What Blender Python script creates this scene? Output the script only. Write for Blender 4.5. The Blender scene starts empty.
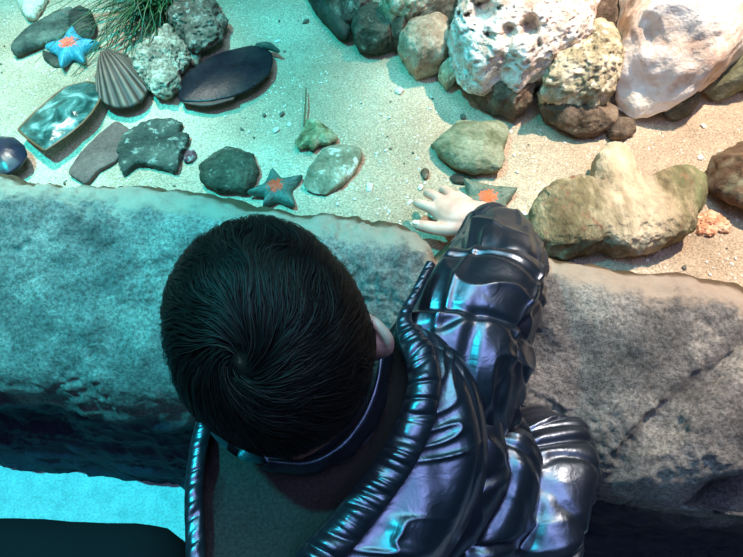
import bpy, math, random
import numpy as np
from mathutils import Vector
random.seed(7)
rng = np.random.default_rng(7)
S = bpy.context.scene
COL = S.collection

# ------------------------------------------------------------------ camera geometry
CAM = np.array((0.0, 0.0, 1.18)); PITCH = math.radians(58); F = 558.0
FW = np.array((0, math.cos(PITCH), -math.sin(PITCH)))
UPV = np.array((0, math.sin(PITCH), math.cos(PITCH)))
def P(px, py, z):
    """world point at height z seen in direction (px, py)"""
    d = FW + np.array((1.0, 0, 0)) * (px - 371.5) / F + UPV * (278.5 - py) / F
    return CAM + d * ((z - CAM[2]) / d[2])

# ------------------------------------------------------------------ noise
def _h(ix, iy, iz, k):
    n = (ix * 374761393 + iy * 668265263 + iz * 2147483647 + k * 974634777).astype(np.int64) & 0xffffffff
    n = ((n ^ (n >> 13)) * 1274126177) & 0xffffffff
    n = ((n ^ (n >> 16)) * 2246822519) & 0xffffffff
    return ((n ^ (n >> 15)) & 0xffff) / 65535.0
def vnoise(Q, k=0):
    Q = np.asarray(Q, float)
    i = np.floor(Q).astype(np.int64); f = Q - i; f = f * f * f * (f * (f * 6 - 15) + 10)
    r = 0
    for a in (0, 1):
        for b in (0, 1):
            for c in (0, 1):
                w = (f[..., 0] if a else 1 - f[..., 0]) * (f[..., 1] if b else 1 - f[..., 1]) * (f[..., 2] if c else 1 - f[..., 2])
                r = r + w * _h(i[..., 0] + a, i[..., 1] + b, i[..., 2] + c, k)
    return r * 2 - 1
def fbm(Q, o=4, k=0, g=0.5):
    Q = np.asarray(Q, float); r = 0; a = 1.0
    for j in range(o):
        r = r + a * vnoise(Q * (2.03 ** j) + 17.3 * j, k + j); a *= g
    return r
def worley(Q, k=0):
    Q = np.asarray(Q, float); i = np.floor(Q).astype(np.int64); best = np.full(Q.shape[:-1], 9.0)
    for a in (-1, 0, 1):
        for b in (-1, 0, 1):
            for c in (-1, 0, 1):
                j = i + np.array((a, b, c))
                o = np.stack([_h(j[..., 0], j[..., 1], j[..., 2], k + m) for m in (11, 12, 13)], -1)
                best = np.minimum(best, ((j + o - Q) ** 2).sum(-1))
    return np.sqrt(best)
def sstep(a, b, x):
    t = np.clip((x - a) / (b - a), 0, 1); return t * t * (3 - 2 * t)

# ------------------------------------------------------------------ mesh helpers
def new_obj(name, verts, faces, mat=None, parent=None, smooth=True):
    me = bpy.data.meshes.new(name)
    me.from_pydata([tuple(map(float, v)) for v in verts], [], [tuple(map(int, f)) for f in faces]); me.update()
    if smooth:
        me.polygons.foreach_set('use_smooth', [True] * len(me.polygons))
    o = bpy.data.objects.new(name, me); COL.objects.link(o)
    if mat: me.materials.append(mat)
    if parent: o.parent = parent
    return o
def grid_faces(n, m, wrap=False, off=0):
    i = np.arange(n - 1)[:, None]; j = np.arange(m if wrap else m - 1)[None, :]; j2 = (j + 1) % m
    f = np.stack([i * m + j + 0 * j2, i * m + j2, (i + 1) * m + j2, (i + 1) * m + j], -1).reshape(-1, 4) + off
    return f
def tube_faces(n, m, off=0):
    """closed tube of n rings with m points, cap centres appended after the rings"""
    f = [tuple(q) for q in grid_faces(n, m, True, off)]
    a = off + n * m; b = a + 1
    for j in range(m):
        f.append((a, off + (j + 1) % m, off + j)); f.append((b, off + (n - 1) * m + j, off + (n - 1) * m + (j + 1) % m))
    return f
def spline(pts, n):
    pts = np.asarray(pts, float); k = len(pts)
    d = np.r_[0, np.cumsum(np.sqrt(np.maximum(((pts[1:, :3] - pts[:-1, :3]) ** 2).sum(1), 1e-12)))]
    q = np.linspace(0, d[-1], n); m = np.gradient(pts, d, axis=0) if k > 2 else np.repeat((pts[1:] - pts[:1]) / d[-1], 2, 0)
    i = np.clip(np.searchsorted(d, q) - 1, 0, k - 2); h = (d[i + 1] - d[i])[:, None]; t = ((q - d[i])[:, None]) / h
    return ((2*t**3 - 3*t**2 + 1) * pts[i] + (t**3 - 2*t**2 + t) * h * m[i] + (-2*t**3 + 3*t**2) * pts[i+1] + (t**3 - t**2) * h * m[i+1])
def nrm(a):
    return a / np.maximum(np.linalg.norm(a, axis=-1, keepdims=True), 1e-9)
def frames(path, up=(0, 0, 1)):
    T = nrm(np.gradient(path, axis=0)); n0 = np.cross(T[0], up)
    if np.linalg.norm(n0) < 1e-3: n0 = np.cross(T[0], (1, 0, 0))
    n = nrm(n0); N = []
    for t in T:
        n = nrm(n - t * n.dot(t)); N.append(n)
    N = np.array(N); return T, N, np.cross(T, N)
def tube(pts, n=24, m=16, flat=1.0, up=(0, 0, 1), cap=True):
    """pts rows x,y,z,r -> verts, faces ; rounded ends"""
    q = spline(pts, n); path = q[:, :3]; r = np.maximum(q[:, 3], 1e-4)
    T, N, B = frames(path, up)
    if cap:
        a = [path[0] - T[0] * r[0] * c for c in (.92, .7, .35)]; ra = [r[0] * c for c in (.35, .7, .93)]
        b = [path[-1] + T[-1] * r[-1] * c for c in (.35, .7, .92)]; rb = [r[-1] * c for c in (.93, .7, .35)]
        path = np.vstack([a, path, b]); r = np.r_[ra, r, rb]
        N = np.vstack([N[:1]] * 3 + [N] + [N[-1:]] * 3); B = np.vstack([B[:1]] * 3 + [B] + [B[-1:]] * 3)
    u = np.linspace(0, 2 * math.pi, m, endpoint=False)
    V = path[:, None] + (N[:, None] * np.cos(u)[None, :, None] + B[:, None] * np.sin(u)[None, :, None] * flat) * r[:, None, None]
    k = len(path)
    V = np.vstack([V.reshape(-1, 3), path[:1], path[-1:]])
    return V, tube_faces(k, m)
def join(parts):
    V = []; Fc = []; o = 0
    for v, f in parts:
        V.append(np.asarray(v)); Fc += [tuple(int(x) + o for x in q) for q in f]; o += len(v)
    return np.vstack(V), Fc
def thing(o, label, cat, group=None):
    o['label'] = label; o['category'] = cat
    if group: o['group'] = group
    return o
def empty(name, loc):
    o = bpy.data.objects.new(name, None); COL.objects.link(o); o.location = tuple(map(float, loc)); o.empty_display_size = .05
    return o
def local(o, loc):
    """move the origin of a world-space mesh to loc"""
    loc = np.asarray(loc, float); me = o.data
    a = np.empty(len(me.vertices) * 3); me.vertices.foreach_get('co', a)
    me.vertices.foreach_set('co', (a.reshape(-1, 3) - loc).ravel()); o.location = tuple(loc); me.update()
    return o

# ------------------------------------------------------------------ materials
def mat(name):
    m = bpy.data.materials.new(name); m.use_nodes = True; nt = m.node_tree
    b = nt.nodes['Principled BSDF']; return m, nt, b
def N_(nt, t, **kw):
    n = nt.nodes.new(t)
    for k, v in kw.items():
        if k in n.inputs: n.inputs[k].default_value = v
        else: setattr(n, k, v)
    return n
def ramp(nt, fac, stops):
    r = nt.nodes.new('ShaderNodeValToRGB'); e = r.color_ramp.elements
    while len(e) < len(stops): e.new(0.5)
    for x, (p, c) in zip(e, stops):
        x.position = p; x.color = (*c, 1)
    nt.links.new(fac, r.inputs[0]); return r.outputs[0]
def mixc(nt, fac, a, b, mode='MIX'):
    m = nt.nodes.new('ShaderNodeMix'); m.data_type = 'RGBA'; m.blend_type = mode
    for s, v in ((m.inputs[0], fac), (m.inputs[6], a), (m.inputs[7], b)):
        if isinstance(v, (int, float)): s.default_value = v
        elif isinstance(v, tuple): s.default_value = (*v, 1)
        else: nt.links.new(v, s)
    return m.outputs[2]
def rockmat(name, c1, c2, c3, scale=14, speck=None, speck_scale=90, speck_amt=.5, bump=.6, rough=.85, fine=160, stretch=None, spec=.3):
    m, nt, b = mat(name); L = nt.links.new
    tc = N_(nt, 'ShaderNodeTexCoord'); co = tc.outputs['Object']
    if stretch:
        mp = N_(nt, 'ShaderNodeMapping'); mp.inputs['Scale'].default_value = stretch[0:3]; mp.inputs['Rotation'].default_value = stretch[3:6]
        L(co, mp.inputs[0]); co = mp.outputs[0]
    n1 = N_(nt, 'ShaderNodeTexNoise', Scale=scale, Detail=6, Roughness=.65); L(co, n1.inputs['Vector'])
    col = ramp(nt, n1.outputs[0], [(.34, c1), (.5, c2), (.66, c3)])
    n2 = N_(nt, 'ShaderNodeTexNoise', Scale=fine, Detail=3, Roughness=.7); L(co, n2.inputs['Vector'])
    col = mixc(nt, .55, col, ramp(nt, n2.outputs[0], [(.3, (.25, .25, .25)), (.7, (.8, .8, .8))]), 'OVERLAY')
    if speck:
        v = N_(nt, 'ShaderNodeTexNoise', Scale=speck_scale, Detail=4, Roughness=.7); L(co, v.inputs['Vector'])
        f = ramp(nt, v.outputs[0], [(.6 - .12 * speck_amt, (0, 0, 0)), (.68 - .1 * speck_amt, (1, 1, 1))])
        col = mixc(nt, f, col, speck)
    L(col, b.inputs['Base Color']); b.inputs['Roughness'].default_value = rough; b.inputs['Specular IOR Level'].default_value = spec
    ad = N_(nt, 'ShaderNodeMath', operation='ADD'); L(n1.outputs[0], ad.inputs[0]); L(n2.outputs[0], ad.inputs[1])
    bp = N_(nt, 'ShaderNodeBump', Strength=bump, Distance=.004); L(ad.outputs[0], bp.inputs['Height']); L(bp.outputs[0], b.inputs['Normal'])
    return m
def plain(name, c, rough=.6, metal=0, spec=.5, **kw):
    m, nt, b = mat(name); b.inputs['Base Color'].default_value = (*c, 1); b.inputs['Roughness'].default_value = rough
    b.inputs['Metallic'].default_value = metal; b.inputs['Specular IOR Level'].default_value = spec
    for k, v in kw.items(): b.inputs[k.replace('_', ' ')].default_value = v
    return m

M = {}
M['greenslab'] = rockmat('grey_green_slab', (.022, .03, .026), (.06, .075, .062), (.14, .155, .125), 16, bump=.8)
M['dark'] = rockmat('dark_wet_stone', (.012, .012, .010), (.035, .034, .028), (.08, .07, .05), 14, bump=.5)
M['darkgreen'] = rockmat('dark_olive_stone', (.022, .026, .018), (.055, .058, .04), (.12, .105, .075), 22, speck=(.20, .20, .16), speck_scale=70, speck_amt=.0, bump=.9)
M['ragged'] = rockmat('mottled_dark_shell', (.016, .022, .018), (.045, .055, .045), (.10, .11, .09), 16, speck=(.26, .28, .24), speck_scale=60, speck_amt=.2, bump=.9)
M['pale'] = rockmat('pale_beige_stone', (.30, .22, .15), (.55, .46, .36), (.78, .72, .62), 20, bump=.7)
M['coral'] = rockmat('knobby_tan_coral', (.10, .075, .055), (.26, .20, .15), (.46, .39, .31), 40, bump=.9)
M['brown'] = rockmat('brown_coral_rock', (.05, .03, .022), (.125, .085, .062), (.26, .20, .155), 30, speck=(.42, .37, .31), speck_scale=60, speck_amt=.1, bump=.9)
M['mauve'] = rockmat('mauve_shell_shadow', (.085, .045, .04), (.125, .075, .065), (.17, .105, .09), 9, bump=.3)  # reddish shadow of the clear shell, put into a surface colour
M['fragment'] = rockmat('grey_tan_stone', (.12, .10, .065), (.23, .195, .135), (.36, .31, .23), 18, speck=(.62, .60, .52), speck_scale=45, speck_amt=.35, bump=.6)
M['green'] = rockmat('grey_green_stone', (.095, .095, .05), (.185, .185, .115), (.33, .31, .22), 14, stretch=(1, 1.6, 1, 0, 0, .6), bump=.6)
M['jag'] = rockmat('yellow_olive_stone', (.05, .035, .015), (.22, .19, .10), (.42, .38, .25), 30, bump=.6)
M['boulder'] = m = rockmat('mossy_yellow_boulder', (.085, .062, .03), (.17, .135, .072), (.33, .27, .165), 20, speck=(.24, .10, .06), speck_scale=48, speck_amt=.05, bump=1.0, fine=110, stretch=(1.6, .8, 1, 0, 0, .3))
nt = m.node_tree; L = nt.links.new; b = nt.nodes['Principled BSDF']; old = b.inputs['Base Color'].links[0].from_socket
tc = N_(nt, 'ShaderNodeTexCoord'); sp = N_(nt, 'ShaderNodeSeparateXYZ'); L(tc.outputs['Object'], sp.inputs[0])
nz = N_(nt, 'ShaderNodeTexNoise', Scale=38, Detail=5); mp = N_(nt, 'ShaderNodeMapping'); mp.inputs['Scale'].default_value = (1.4, .45, 1); L(tc.outputs['Object'], mp.inputs[0]); L(mp.outputs[0], nz.inputs['Vector'])
md = N_(nt, 'ShaderNodeMath', operation='MULTIPLY_ADD'); L(nz.outputs[0], md.inputs[0]); md.inputs[1].default_value = .10; md.inputs[2].default_value = -.05
ad = N_(nt, 'ShaderNodeMath', operation='ADD'); L(sp.outputs[0], ad.inputs[0]); L(md.outputs[0], ad.inputs[1])
band = ramp(nt, N_(nt, 'ShaderNodeMath', operation='ADD').outputs[0], [(0, (0, 0, 0)), (1, (0, 0, 0))])
ad2 = band.node.inputs[0].links[0].from_node; L(ad.outputs[0], ad2.inputs[0]); ad2.inputs[1].default_value = .5
e = band.node.color_ramp.elements; e[0].position = .45; e[1].position = .50; e[1].color = (1, 1, 1, 1)
for p_, c_ in ((.535, (1, 1, 1, 1)), (.575, (0, 0, 0, 1))): x_ = e.new(p_); x_.color = c_
c = mixc(nt, band, old, mixc(nt, nz.outputs[0], (.22, .15, .08), (.78, .66, .47)))
gr = ramp(nt, ad2.outputs[0], [(.58, (0, 0, 0)), (.64, (1, 1, 1))]); gm = N_(nt, 'ShaderNodeMath', operation='MULTIPLY'); L(gr, gm.inputs[0]); L(nz.outputs[0], gm.inputs[1])
c = mixc(nt, gm.outputs[0], c, (.17, .22, .10)); L(c, b.inputs['Base Color'])
M['whitepit'] = rockmat('white_pitted_limestone', (.50, .36, .28), (.78, .66, .57), (.95, .88, .81), 30, speck=(.16, .09, .06), speck_scale=120, speck_amt=.12, bump=1.0, fine=180)
M['white'] = rockmat('white_quartz_boulder', (.55, .36, .25), (.86, .76, .66), (.96, .93, .88), 7, bump=.6, fine=80)
M['tan'] = rockmat('round_tan_stone', (.26, .16, .10), (.42, .29, .20), (.60, .46, .34), 26, bump=.8)
M['ochre'] = rockmat('ochre_green_coral_rock', (.22, .19, .11), (.42, .35, .23), (.74, .62, .46), 26, speck=(.88, .78, .64), speck_scale=55, speck_amt=.3, bump=1.0)
M['umber'] = rockmat('dark_umber_rock', (.05, .032, .02), (.12, .08, .055), (.24, .17, .12), 24, bump=.9)
M['redgreen'] = rockmat('red_green_stone', (.075, .035, .02), (.13, .085, .05), (.20, .20, .13), 11, stretch=(1, 3, 3, 0, .4, .6), bump=.5)
M['pink'] = rockmat('salmon_coral_rubble', (.48, .18, .09), (.68, .32, .19), (.82, .5, .35), 40, bump=.8)
M['purple'] = rockmat('purple_pebble', (.05, .02, .03), (.13, .05, .06), (.4, .36, .34), 60, bump=.6)
M['chip'] = rockmat('pale_shell_chip', (.55, .50, .42), (.75, .70, .62), (.9, .86, .8), 80, bump=.4)
M['grit'] = rockmat('dark_pebble', (.05, .05, .04), (.14, .12, .09), (.30, .27, .22), 80, bump=.4)
M['twig'] = plain('brown_twig', (.14, .085, .04), .8)

# sand
m, nt, b = mat('coarse_sand'); L = nt.links.new
tc = N_(nt, 'ShaderNodeTexCoord'); co = tc.outputs['Object']
na = N_(nt, 'ShaderNodeTexNoise', Scale=5, Detail=5); L(co, na.inputs['Vector'])
c = ramp(nt, na.outputs[0], [(.3, (.32, .23, .16)), (.52, (.43, .315, .23)), (.7, (.53, .41, .31))])
nb = N_(nt, 'ShaderNodeTexNoise', Scale=300, Detail=4, Roughness=.8); L(co, nb.inputs['Vector'])
c = mixc(nt, .65, c, ramp(nt, nb.outputs[0], [(.34, (.12, .11, .1)), (.5, (.5, .5, .5)), (.64, (.9, .9, .9))]), 'OVERLAY')
vw = N_(nt, 'ShaderNodeTexVoronoi', Scale=120); L(co, vw.inputs['Vector'])
nm = N_(nt, 'ShaderNodeTexNoise', Scale=26, Detail=3); L(co, nm.inputs['Vector'])
mu = N_(nt, 'ShaderNodeMath', operation='MULTIPLY'); L(ramp(nt, vw.outputs['Distance'], [(.16, (1, 1, 1)), (.26, (0, 0, 0))]), mu.inputs[0])
L(ramp(nt, nm.outputs[0], [(.5, (0, 0, 0)), (.62, (1, 1, 1))]), mu.inputs[1])
c = mixc(nt, mu.outputs[0], c, (.82, .76, .66))
L(c, b.inputs['Base Color']); b.inputs['Roughness'].default_value = .9; b.inputs['Specular IOR Level'].default_value = .2
bp = N_(nt, 'ShaderNodeBump', Strength=.55, Distance=.003); ad = N_(nt, 'ShaderNodeMath', operation='ADD')
L(nb.outputs[0], ad.inputs[0]); L(mu.outputs[0], ad.inputs[1]); L(ad.outputs[0], bp.inputs['Height']); L(bp.outputs[0], b.inputs['Normal'])
M['sand'] = m

# pool wall: rough grey cast rock, worn beige lip, brown wet band at the water line, dark base
m, nt, b = mat('cast_rock_wall'); L = nt.links.new
tc = N_(nt, 'ShaderNodeTexCoord'); co = tc.outputs['Object']
at_ = N_(nt, 'ShaderNodeAttribute', attribute_name='zone'); sp = N_(nt, 'ShaderNodeSeparateColor'); L(at_.outputs['Color'], sp.inputs[0])
n1 = N_(nt, 'ShaderNodeTexNoise', Scale=9, Detail=6, Roughness=.6); L(co, n1.inputs['Vector'])
n2 = N_(nt, 'ShaderNodeTexNoise', Scale=190, Detail=5, Roughness=.8); L(co, n2.inputs['Vector'])
c = ramp(nt, n1.outputs[0], [(.36, (.08, .078, .075)), (.5, (.165, .155, .145)), (.64, (.30, .275, .245))])
c = mixc(nt, .65, c, ramp(nt, n2.outputs[0], [(.38, (.1, .1, .1)), (.5, (.5, .5, .5)), (.62, (.93, .93, .93))]), 'OVERLAY')
n3 = N_(nt, 'ShaderNodeTexNoise', Scale=30, Detail=5, Roughness=.65); L(co, n3.inputs['Vector'])
a2 = N_(nt, 'ShaderNodeMath', operation='ADD'); L(sp.outputs[0], a2.inputs[0]); L(n3.outputs[0], a2.inputs[1])
c = mixc(nt, ramp(nt, a2.outputs[0], [(.72, (0, 0, 0)), (.95, (1, 1, 1))]), c, mixc(nt, n3.outputs[0], (.27, .20, .15), (.48, .40, .32)))
c = mixc(nt, sp.outputs[1], c, mixc(nt, n3.outputs[0], (.05, .03, .015), (.16, .10, .055)))
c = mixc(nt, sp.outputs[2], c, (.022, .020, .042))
L(c, b.inputs['Base Color']); b.inputs['Roughness'].default_value = .75; b.inputs['Specular IOR Level'].default_value = .3
ad = N_(nt, 'ShaderNodeMath', operation='ADD'); L(n2.outputs[0], ad.inputs[0]); L(n3.outputs[0], ad.inputs[1])
bp = N_(nt, 'ShaderNodeBump', Strength=.75, Distance=.006); L(ad.outputs[0], bp.inputs['Height']); L(bp.outputs[0], b.inputs['Normal'])
M['wall'] = m

# water: clear still surface
m, nt, b = mat('clear_water'); L = nt.links.new; nt.nodes.remove(b); out = nt.nodes['Material Output']
tr = N_(nt, 'ShaderNodeBsdfTransparent'); tr.inputs[0].default_value = (.955, .99, .985, 1)
gl = N_(nt, 'ShaderNodeBsdfGlossy', Roughness=.03); fr = N_(nt, 'ShaderNodeFresnel', IOR=1.33)
nz = N_(nt, 'ShaderNodeTexNoise', Scale=9, Detail=2); tc = N_(nt, 'ShaderNodeTexCoord'); L(tc.outputs['Object'], nz.inputs['Vector'])
bp = N_(nt, 'ShaderNodeBump', Strength=.25, Distance=.02); L(nz.outputs[0], bp.inputs['Height']); L(bp.outputs[0], gl.inputs['Normal']); L(bp.outputs[0], fr.inputs['Normal'])
mx = N_(nt, 'ShaderNodeMixShader'); L(fr.outputs[0], mx.inputs[0]); L(tr.outputs[0], mx.inputs[1]); L(gl.outputs[0], mx.inputs[2]); L(mx.outputs[0], out.inputs[0])
M['water'] = m

# floor
M['floor'] = rockmat('pale_speckled_floor', (.30, .40, .42), (.38, .48, .50), (.45, .56, .58), 30, bump=.15, rough=.7, fine=220)

# starfish
def starmat(name, body, body2, spot, sc):
    m, nt, b = mat(name); L = nt.links.new
    tc = N_(nt, 'ShaderNodeTexCoord'); co = tc.outputs['Object']
    n1 = N_(nt, 'ShaderNodeTexNoise', Scale=60, Detail=4); L(co, n1.inputs['Vector'])
    c = mixc(nt, ramp(nt, n1.outputs[0], [(.35, (0, 0, 0)), (.65, (1, 1, 1))]), body, body2)
    fl = N_(nt, 'ShaderNodeVectorMath', operation='MULTIPLY'); fl.inputs[1].default_value = (1, 1, 0); L(co, fl.inputs[0])
    ln = N_(nt, 'ShaderNodeVectorMath', operation='LENGTH'); L(fl.outputs[0], ln.inputs[0])
    rr = ramp(nt, ln.outputs['Value'], [(.004 * sc, (1, 1, 1)), (.030 * sc, (0, 0, 0))])
    n2 = N_(nt, 'ShaderNodeTexNoise', Scale=210 / sc, Detail=2, Distortion=.6); L(co, n2.inputs['Vector'])
    mu = N_(nt, 'ShaderNodeMath', operation='MULTIPLY'); L(rr, mu.inputs[0]); L(n2.outputs[0], mu.inputs[1])
    c = mixc(nt, ramp(nt, mu.outputs[0], [(.29, (0, 0, 0)), (.34, (1, 1, 1))]), c, spot)
    L(c, b.inputs['Base Color']); b.inputs['Roughness'].default_value = .55
    bp = N_(nt, 'ShaderNodeBump', Strength=.5, Distance=.002); n3 = N_(nt, 'ShaderNodeTexVoronoi', Scale=260); L(co, n3.inputs['Vector']); L(n3.outputs[0], bp.inputs['Height']); L(bp.outputs[0], b.inputs['Normal'])
    return m
M['star_blue'] = starmat('blue_starfish_skin', (.02, .17, .26), (.04, .28, .36), (.85, .12, .07), 1.2)
M['star_teal'] = starmat('teal_starfish_skin', (.035, .085, .075), (.07, .14, .115), (.75, .06, .02), 1.0)
M['star_olive'] = starmat('grey_green_starfish_skin', (.07, .105, .08), (.16, .17, .12), (.9, .10, .02), 1.0)
m, nt, b = mat('seagrass'); L = nt.links.new
oi = N_(nt, 'ShaderNodeTexCoord'); n1 = N_(nt, 'ShaderNodeTexNoise', Scale=30); L(oi.outputs['Object'], n1.inputs['Vector'])
L(ramp(nt, n1.outputs[0], [(.3, (.006, .035, .010)), (.6, (.018, .080, .022)), (.8, (.05, .15, .05))]), b.inputs['Base Color']); b.inputs['Roughness'].default_value = .45
M['grass'] = m
M['darkshell'] = rockmat('glossy_black_shell', (.006, .006, .009), (.012, .012, .018), (.03, .02, .022), 10, bump=.12, rough=.34, spec=.16)
M['shell_shadow'] = rockmat('red_brown_shell_shadow', (.05, .016, .013), (.09, .03, .024), (.13, .05, .04), 20, bump=.2, rough=.5)  # colour of the reddish shadow under the black shell
M['blueshell'] = rockmat('glossy_blue_black_shell', (.006, .007, .018), (.010, .014, .035), (.05, .025, .03), 14, bump=.1, rough=.3, spec=.4)
M['rim'] = plain('brown_shell_rim', (.14, .06, .025), .45)
m, nt, b = mat('clear_pearly_shell'); L = nt.links.new
tc = N_(nt, 'ShaderNodeTexCoord'); n1 = N_(nt, 'ShaderNodeTexNoise', Scale=24, Detail=4, Distortion=1.2); L(tc.outputs['Object'], n1.inputs['Vector'])
L(ramp(nt, n1.outputs[0], [(.38, (.015, .05, .045)), (.52, (.07, .17, .155)), (.7, (.5, .62, .6))]), b.inputs['Base Color'])
b.inputs['Roughness'].default_value = .08; b.inputs['Alpha'].default_value = .82
bp = N_(nt, 'ShaderNodeBump', Strength=.6, Distance=.006); L(n1.outputs[0], bp.inputs['Height']); L(bp.outputs[0], b.inputs['Normal'])
M['clear'] = m
# fan shell ribs: colour bands follow the fan angle
m, nt, b = mat('ribbed_fan_shell'); L = nt.links.new
at_ = N_(nt, 'ShaderNodeAttribute', attribute_name='rib'); n1 = N_(nt, 'ShaderNodeTexNoise', Scale=60, Detail=4)
tc = N_(nt, 'ShaderNodeTexCoord'); L(tc.outputs['Object'], n1.inputs['Vector'])
c = ramp(nt, at_.outputs['Fac'], [(.1, (.02, .012, .009)), (.6, (.075, .045, .032)), (1, (.15, .095, .07))])
L(mixc(nt, .5, c, n1.outputs[0], 'OVERLAY'), b.inputs['Base Color']); b.inputs['Roughness'].default_value = .6
M['fan'] = m

# child's materials
m, nt, b = mat('metallic_navy_nylon'); L = nt.links.new
b.inputs['Base Color'].default_value = (.105, .125, .165, 1); b.inputs['Metallic'].default_value = .9; b.inputs['Roughness'].default_value = .33
b.inputs['Coat Weight'].default_value = .12; b.inputs['Coat Roughness'].default_value = .3
tc = N_(nt, 'ShaderNodeTexCoord'); n1 = N_(nt, 'ShaderNodeTexNoise', Scale=42, Detail=3, Distortion=1.2); L(tc.outputs['Object'], n1.inputs['Vector'])
bp = N_(nt, 'ShaderNodeBump', Strength=.10, Distance=.01); L(n1.outputs[0], bp.inputs['Height']); L(bp.outputs[0], b.inputs['Normal'])
M['nylon'] = m
m, nt, b = mat('charcoal_fleece'); L = nt.links.new
tc = N_(nt, 'ShaderNodeTexCoord'); n1 = N_(nt, 'ShaderNodeTexNoise', Scale=380, Detail=3); L(tc.outputs['Object'], n1.inputs['Vector'])
L(ramp(nt, n1.outputs[0], [(.3, (.032, .024, .023)), (.7, (.058, .045, .043))]), b.inputs['Base Color']); b.inputs['Roughness'].default_value = .95; b.inputs['Specular IOR Level'].default_value = .1
bp = N_(nt, 'ShaderNodeBump', Strength=.4, Distance=.002); L(n1.outputs[0], bp.inputs['Height']); L(bp.outputs[0], b.inputs['Normal'])
M['fleece'] = m
m, nt, b = mat('light_skin'); L = nt.links.new
tc = N_(nt, 'ShaderNodeTexCoord'); n1 = N_(nt, 'ShaderNodeTexNoise', Scale=40, Detail=3); L(tc.outputs['Object'], n1.inputs['Vector'])
L(ramp(nt, n1.outputs[0], [(.35, (.66, .32, .24)), (.6, (.76, .42, .33))]), b.inputs['Base Color']); b.inputs['Roughness'].default_value = .5
b.inputs['Subsurface Weight'].default_value = .15; b.inputs['Subsurface Radius'].default_value = (.006, .0025, .0015); b.inputs['Subsurface Scale'].default_value = 1
M['skin'] = m
M['nail'] = plain('fingernail', (.78, .46, .38), .3)
m, nt, b = mat('black_brown_hair'); L = nt.links.new
at_ = N_(nt, 'ShaderNodeAttribute', attribute_name='strand')
L(ramp(nt, at_.outputs['Fac'], [(0, (.004, .003, .003)), (.6, (.008, .006, .0055)), (.88, (.024, .016, .014)), (1, (.16, .10, .075))]), b.inputs['Base Color'])
b.inputs['Roughness'].default_value = .5; b.inputs['Specular IOR Level'].default_value = .17
M['hair'] = m
M['scalp'] = plain('scalp_skin', (.16, .10, .08), .7)
M['trousers'] = plain('tan_cotton', (.16, .12, .09), .9)
M['yellow'] = plain('yellow_knit', (.55, .27, .03), .85)
M['black'] = plain('black_cotton', (.006, .006, .008), .9, spec=.15)
M['shoe'] = plain('black_rubber_shoe', (.02, .02, .022), .6)
M['eye'] = plain('eye_white', (.8, .8, .8), .15); M['iris'] = plain('dark_iris', (.02, .012, .008), .1)

# ------------------------------------------------------------------ the setting
def interp_px(tab, z):
    w = np.array([P(x, y, z) for x, y in tab]); o = np.argsort(w[:, 0]); return w[o, 0], w[o, 1]
INX, INY = interp_px([(-420, 150), (-150, 168), (0, 182), (60, 186), (130, 187), (190, 193), (250, 207), (330, 222), (410, 237), (470, 248), (540, 258), (640, 271), (743, 289), (950, 325), (1100, 345)], .505)
OUX, OUY = interp_px([(-900, 300), (-420, 345), (-150, 365), (0, 382), (60, 398), (120, 405), (190, 403), (300, 395), (400, 395), (480, 410), (540, 450), (600, 486), (680, 505), (743, 512), (1000, 530), (1300, 540)], .385)
def sm_interp(x, X, Y):
    k = np.linspace(-.04, .04, 9); return np.mean([np.interp(x + d, X, Y) for d in k], 0)
def y_in(x): return sm_interp(np.asarray(x, float), INX, INY)
def y_out(x): return sm_interp(np.asarray(x, float), OUX, OUY)

WATER_Z = .497
def sand_z(x, y):
    x = np.asarray(x, float); y = np.asarray(y, float)
    q = np.stack([x * 4, y * 4, 0 * x], -1)
    d = y - y_in(x)
    return .452 + .010 * fbm(q, 3, 5) + .012 * sstep(.3, .8, d) + .0022 * fbm(q * 9, 3, 8)
xs = np.linspace(-1.35, 1.35, 420); t = np.linspace(0, 1, 240)
X, T = np.meshgrid(xs, t, indexing='ij'); Y = (y_in(X) - .05) * (1 - T) + 1.75 * T
o = new_obj('pool_floor', np.stack([X, Y, sand_z(X, Y)], -1).reshape(-1, 3), grid_faces(len(xs), len(t))[:, ::-1], M['sand']); o['kind'] = 'structure'

# water sheet over the sand
xs = np.linspace(-1.35, 1.35, 80); V = []
for x in xs: V += [(x, float(y_in(x)) - .004, WATER_Z), (x, 1.75, WATER_Z)]
o = new_obj('water', V, grid_faces(80, 2)[:, ::-1], M['water']); o['kind'] = 'stuff'

# rock-effect wall between pool and hall
xs = np.linspace(-1.35, 1.35, 760)
prof = np.array([(0, .046, .42), (0, .033, .459), (0, .022, .478), (0, .009, .496), (0, -.006, .508), (0, -.022, .517), (.16, -.02, .521), (.30, -.015, .507), (.5, 0, .482), (.72, 0, .455), (.88, 0, .431),
                 (.965, 0, .408), (1, 0, .37), (1, .008, .31), (1, .02, .24), (1, .012, .15), (1, -.015, .06), (1, -.028, -.01)])
pd = np.r_[0, np.cumsum(np.hypot(np.diff(prof[:, 0] * .25 + prof[:, 1] * -1), np.diff(prof[:, 2])))]
tq = np.linspace(0, pd[-1], 240)
fr_ = np.interp(tq, pd, prof[:, 0]); of_ = np.interp(tq, pd, prof[:, 1]); zz = np.interp(tq, pd, prof[:, 2])
k = np.ones(7) / 7
for a in (fr_, of_, zz): a[3:-3] = np.convolve(a, k, 'valid')
X = np.repeat(xs[:, None], 240, 1); yi = y_in(xs)[:, None]; yo = y_out(xs)[:, None]
Y = yi + (yo - yi) * fr_[None] + of_[None]; Z = np.repeat(zz[None], len(xs), 0)
V = np.stack([X, Y, Z], -1)
def bump3(c, r):   # soft ball of influence
    return np.exp(-(((V - np.asarray(c)) / np.asarray(r)) ** 2).sum(-1))
top = sstep(.36, .43, Z) 
X0 = X.copy()
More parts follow.
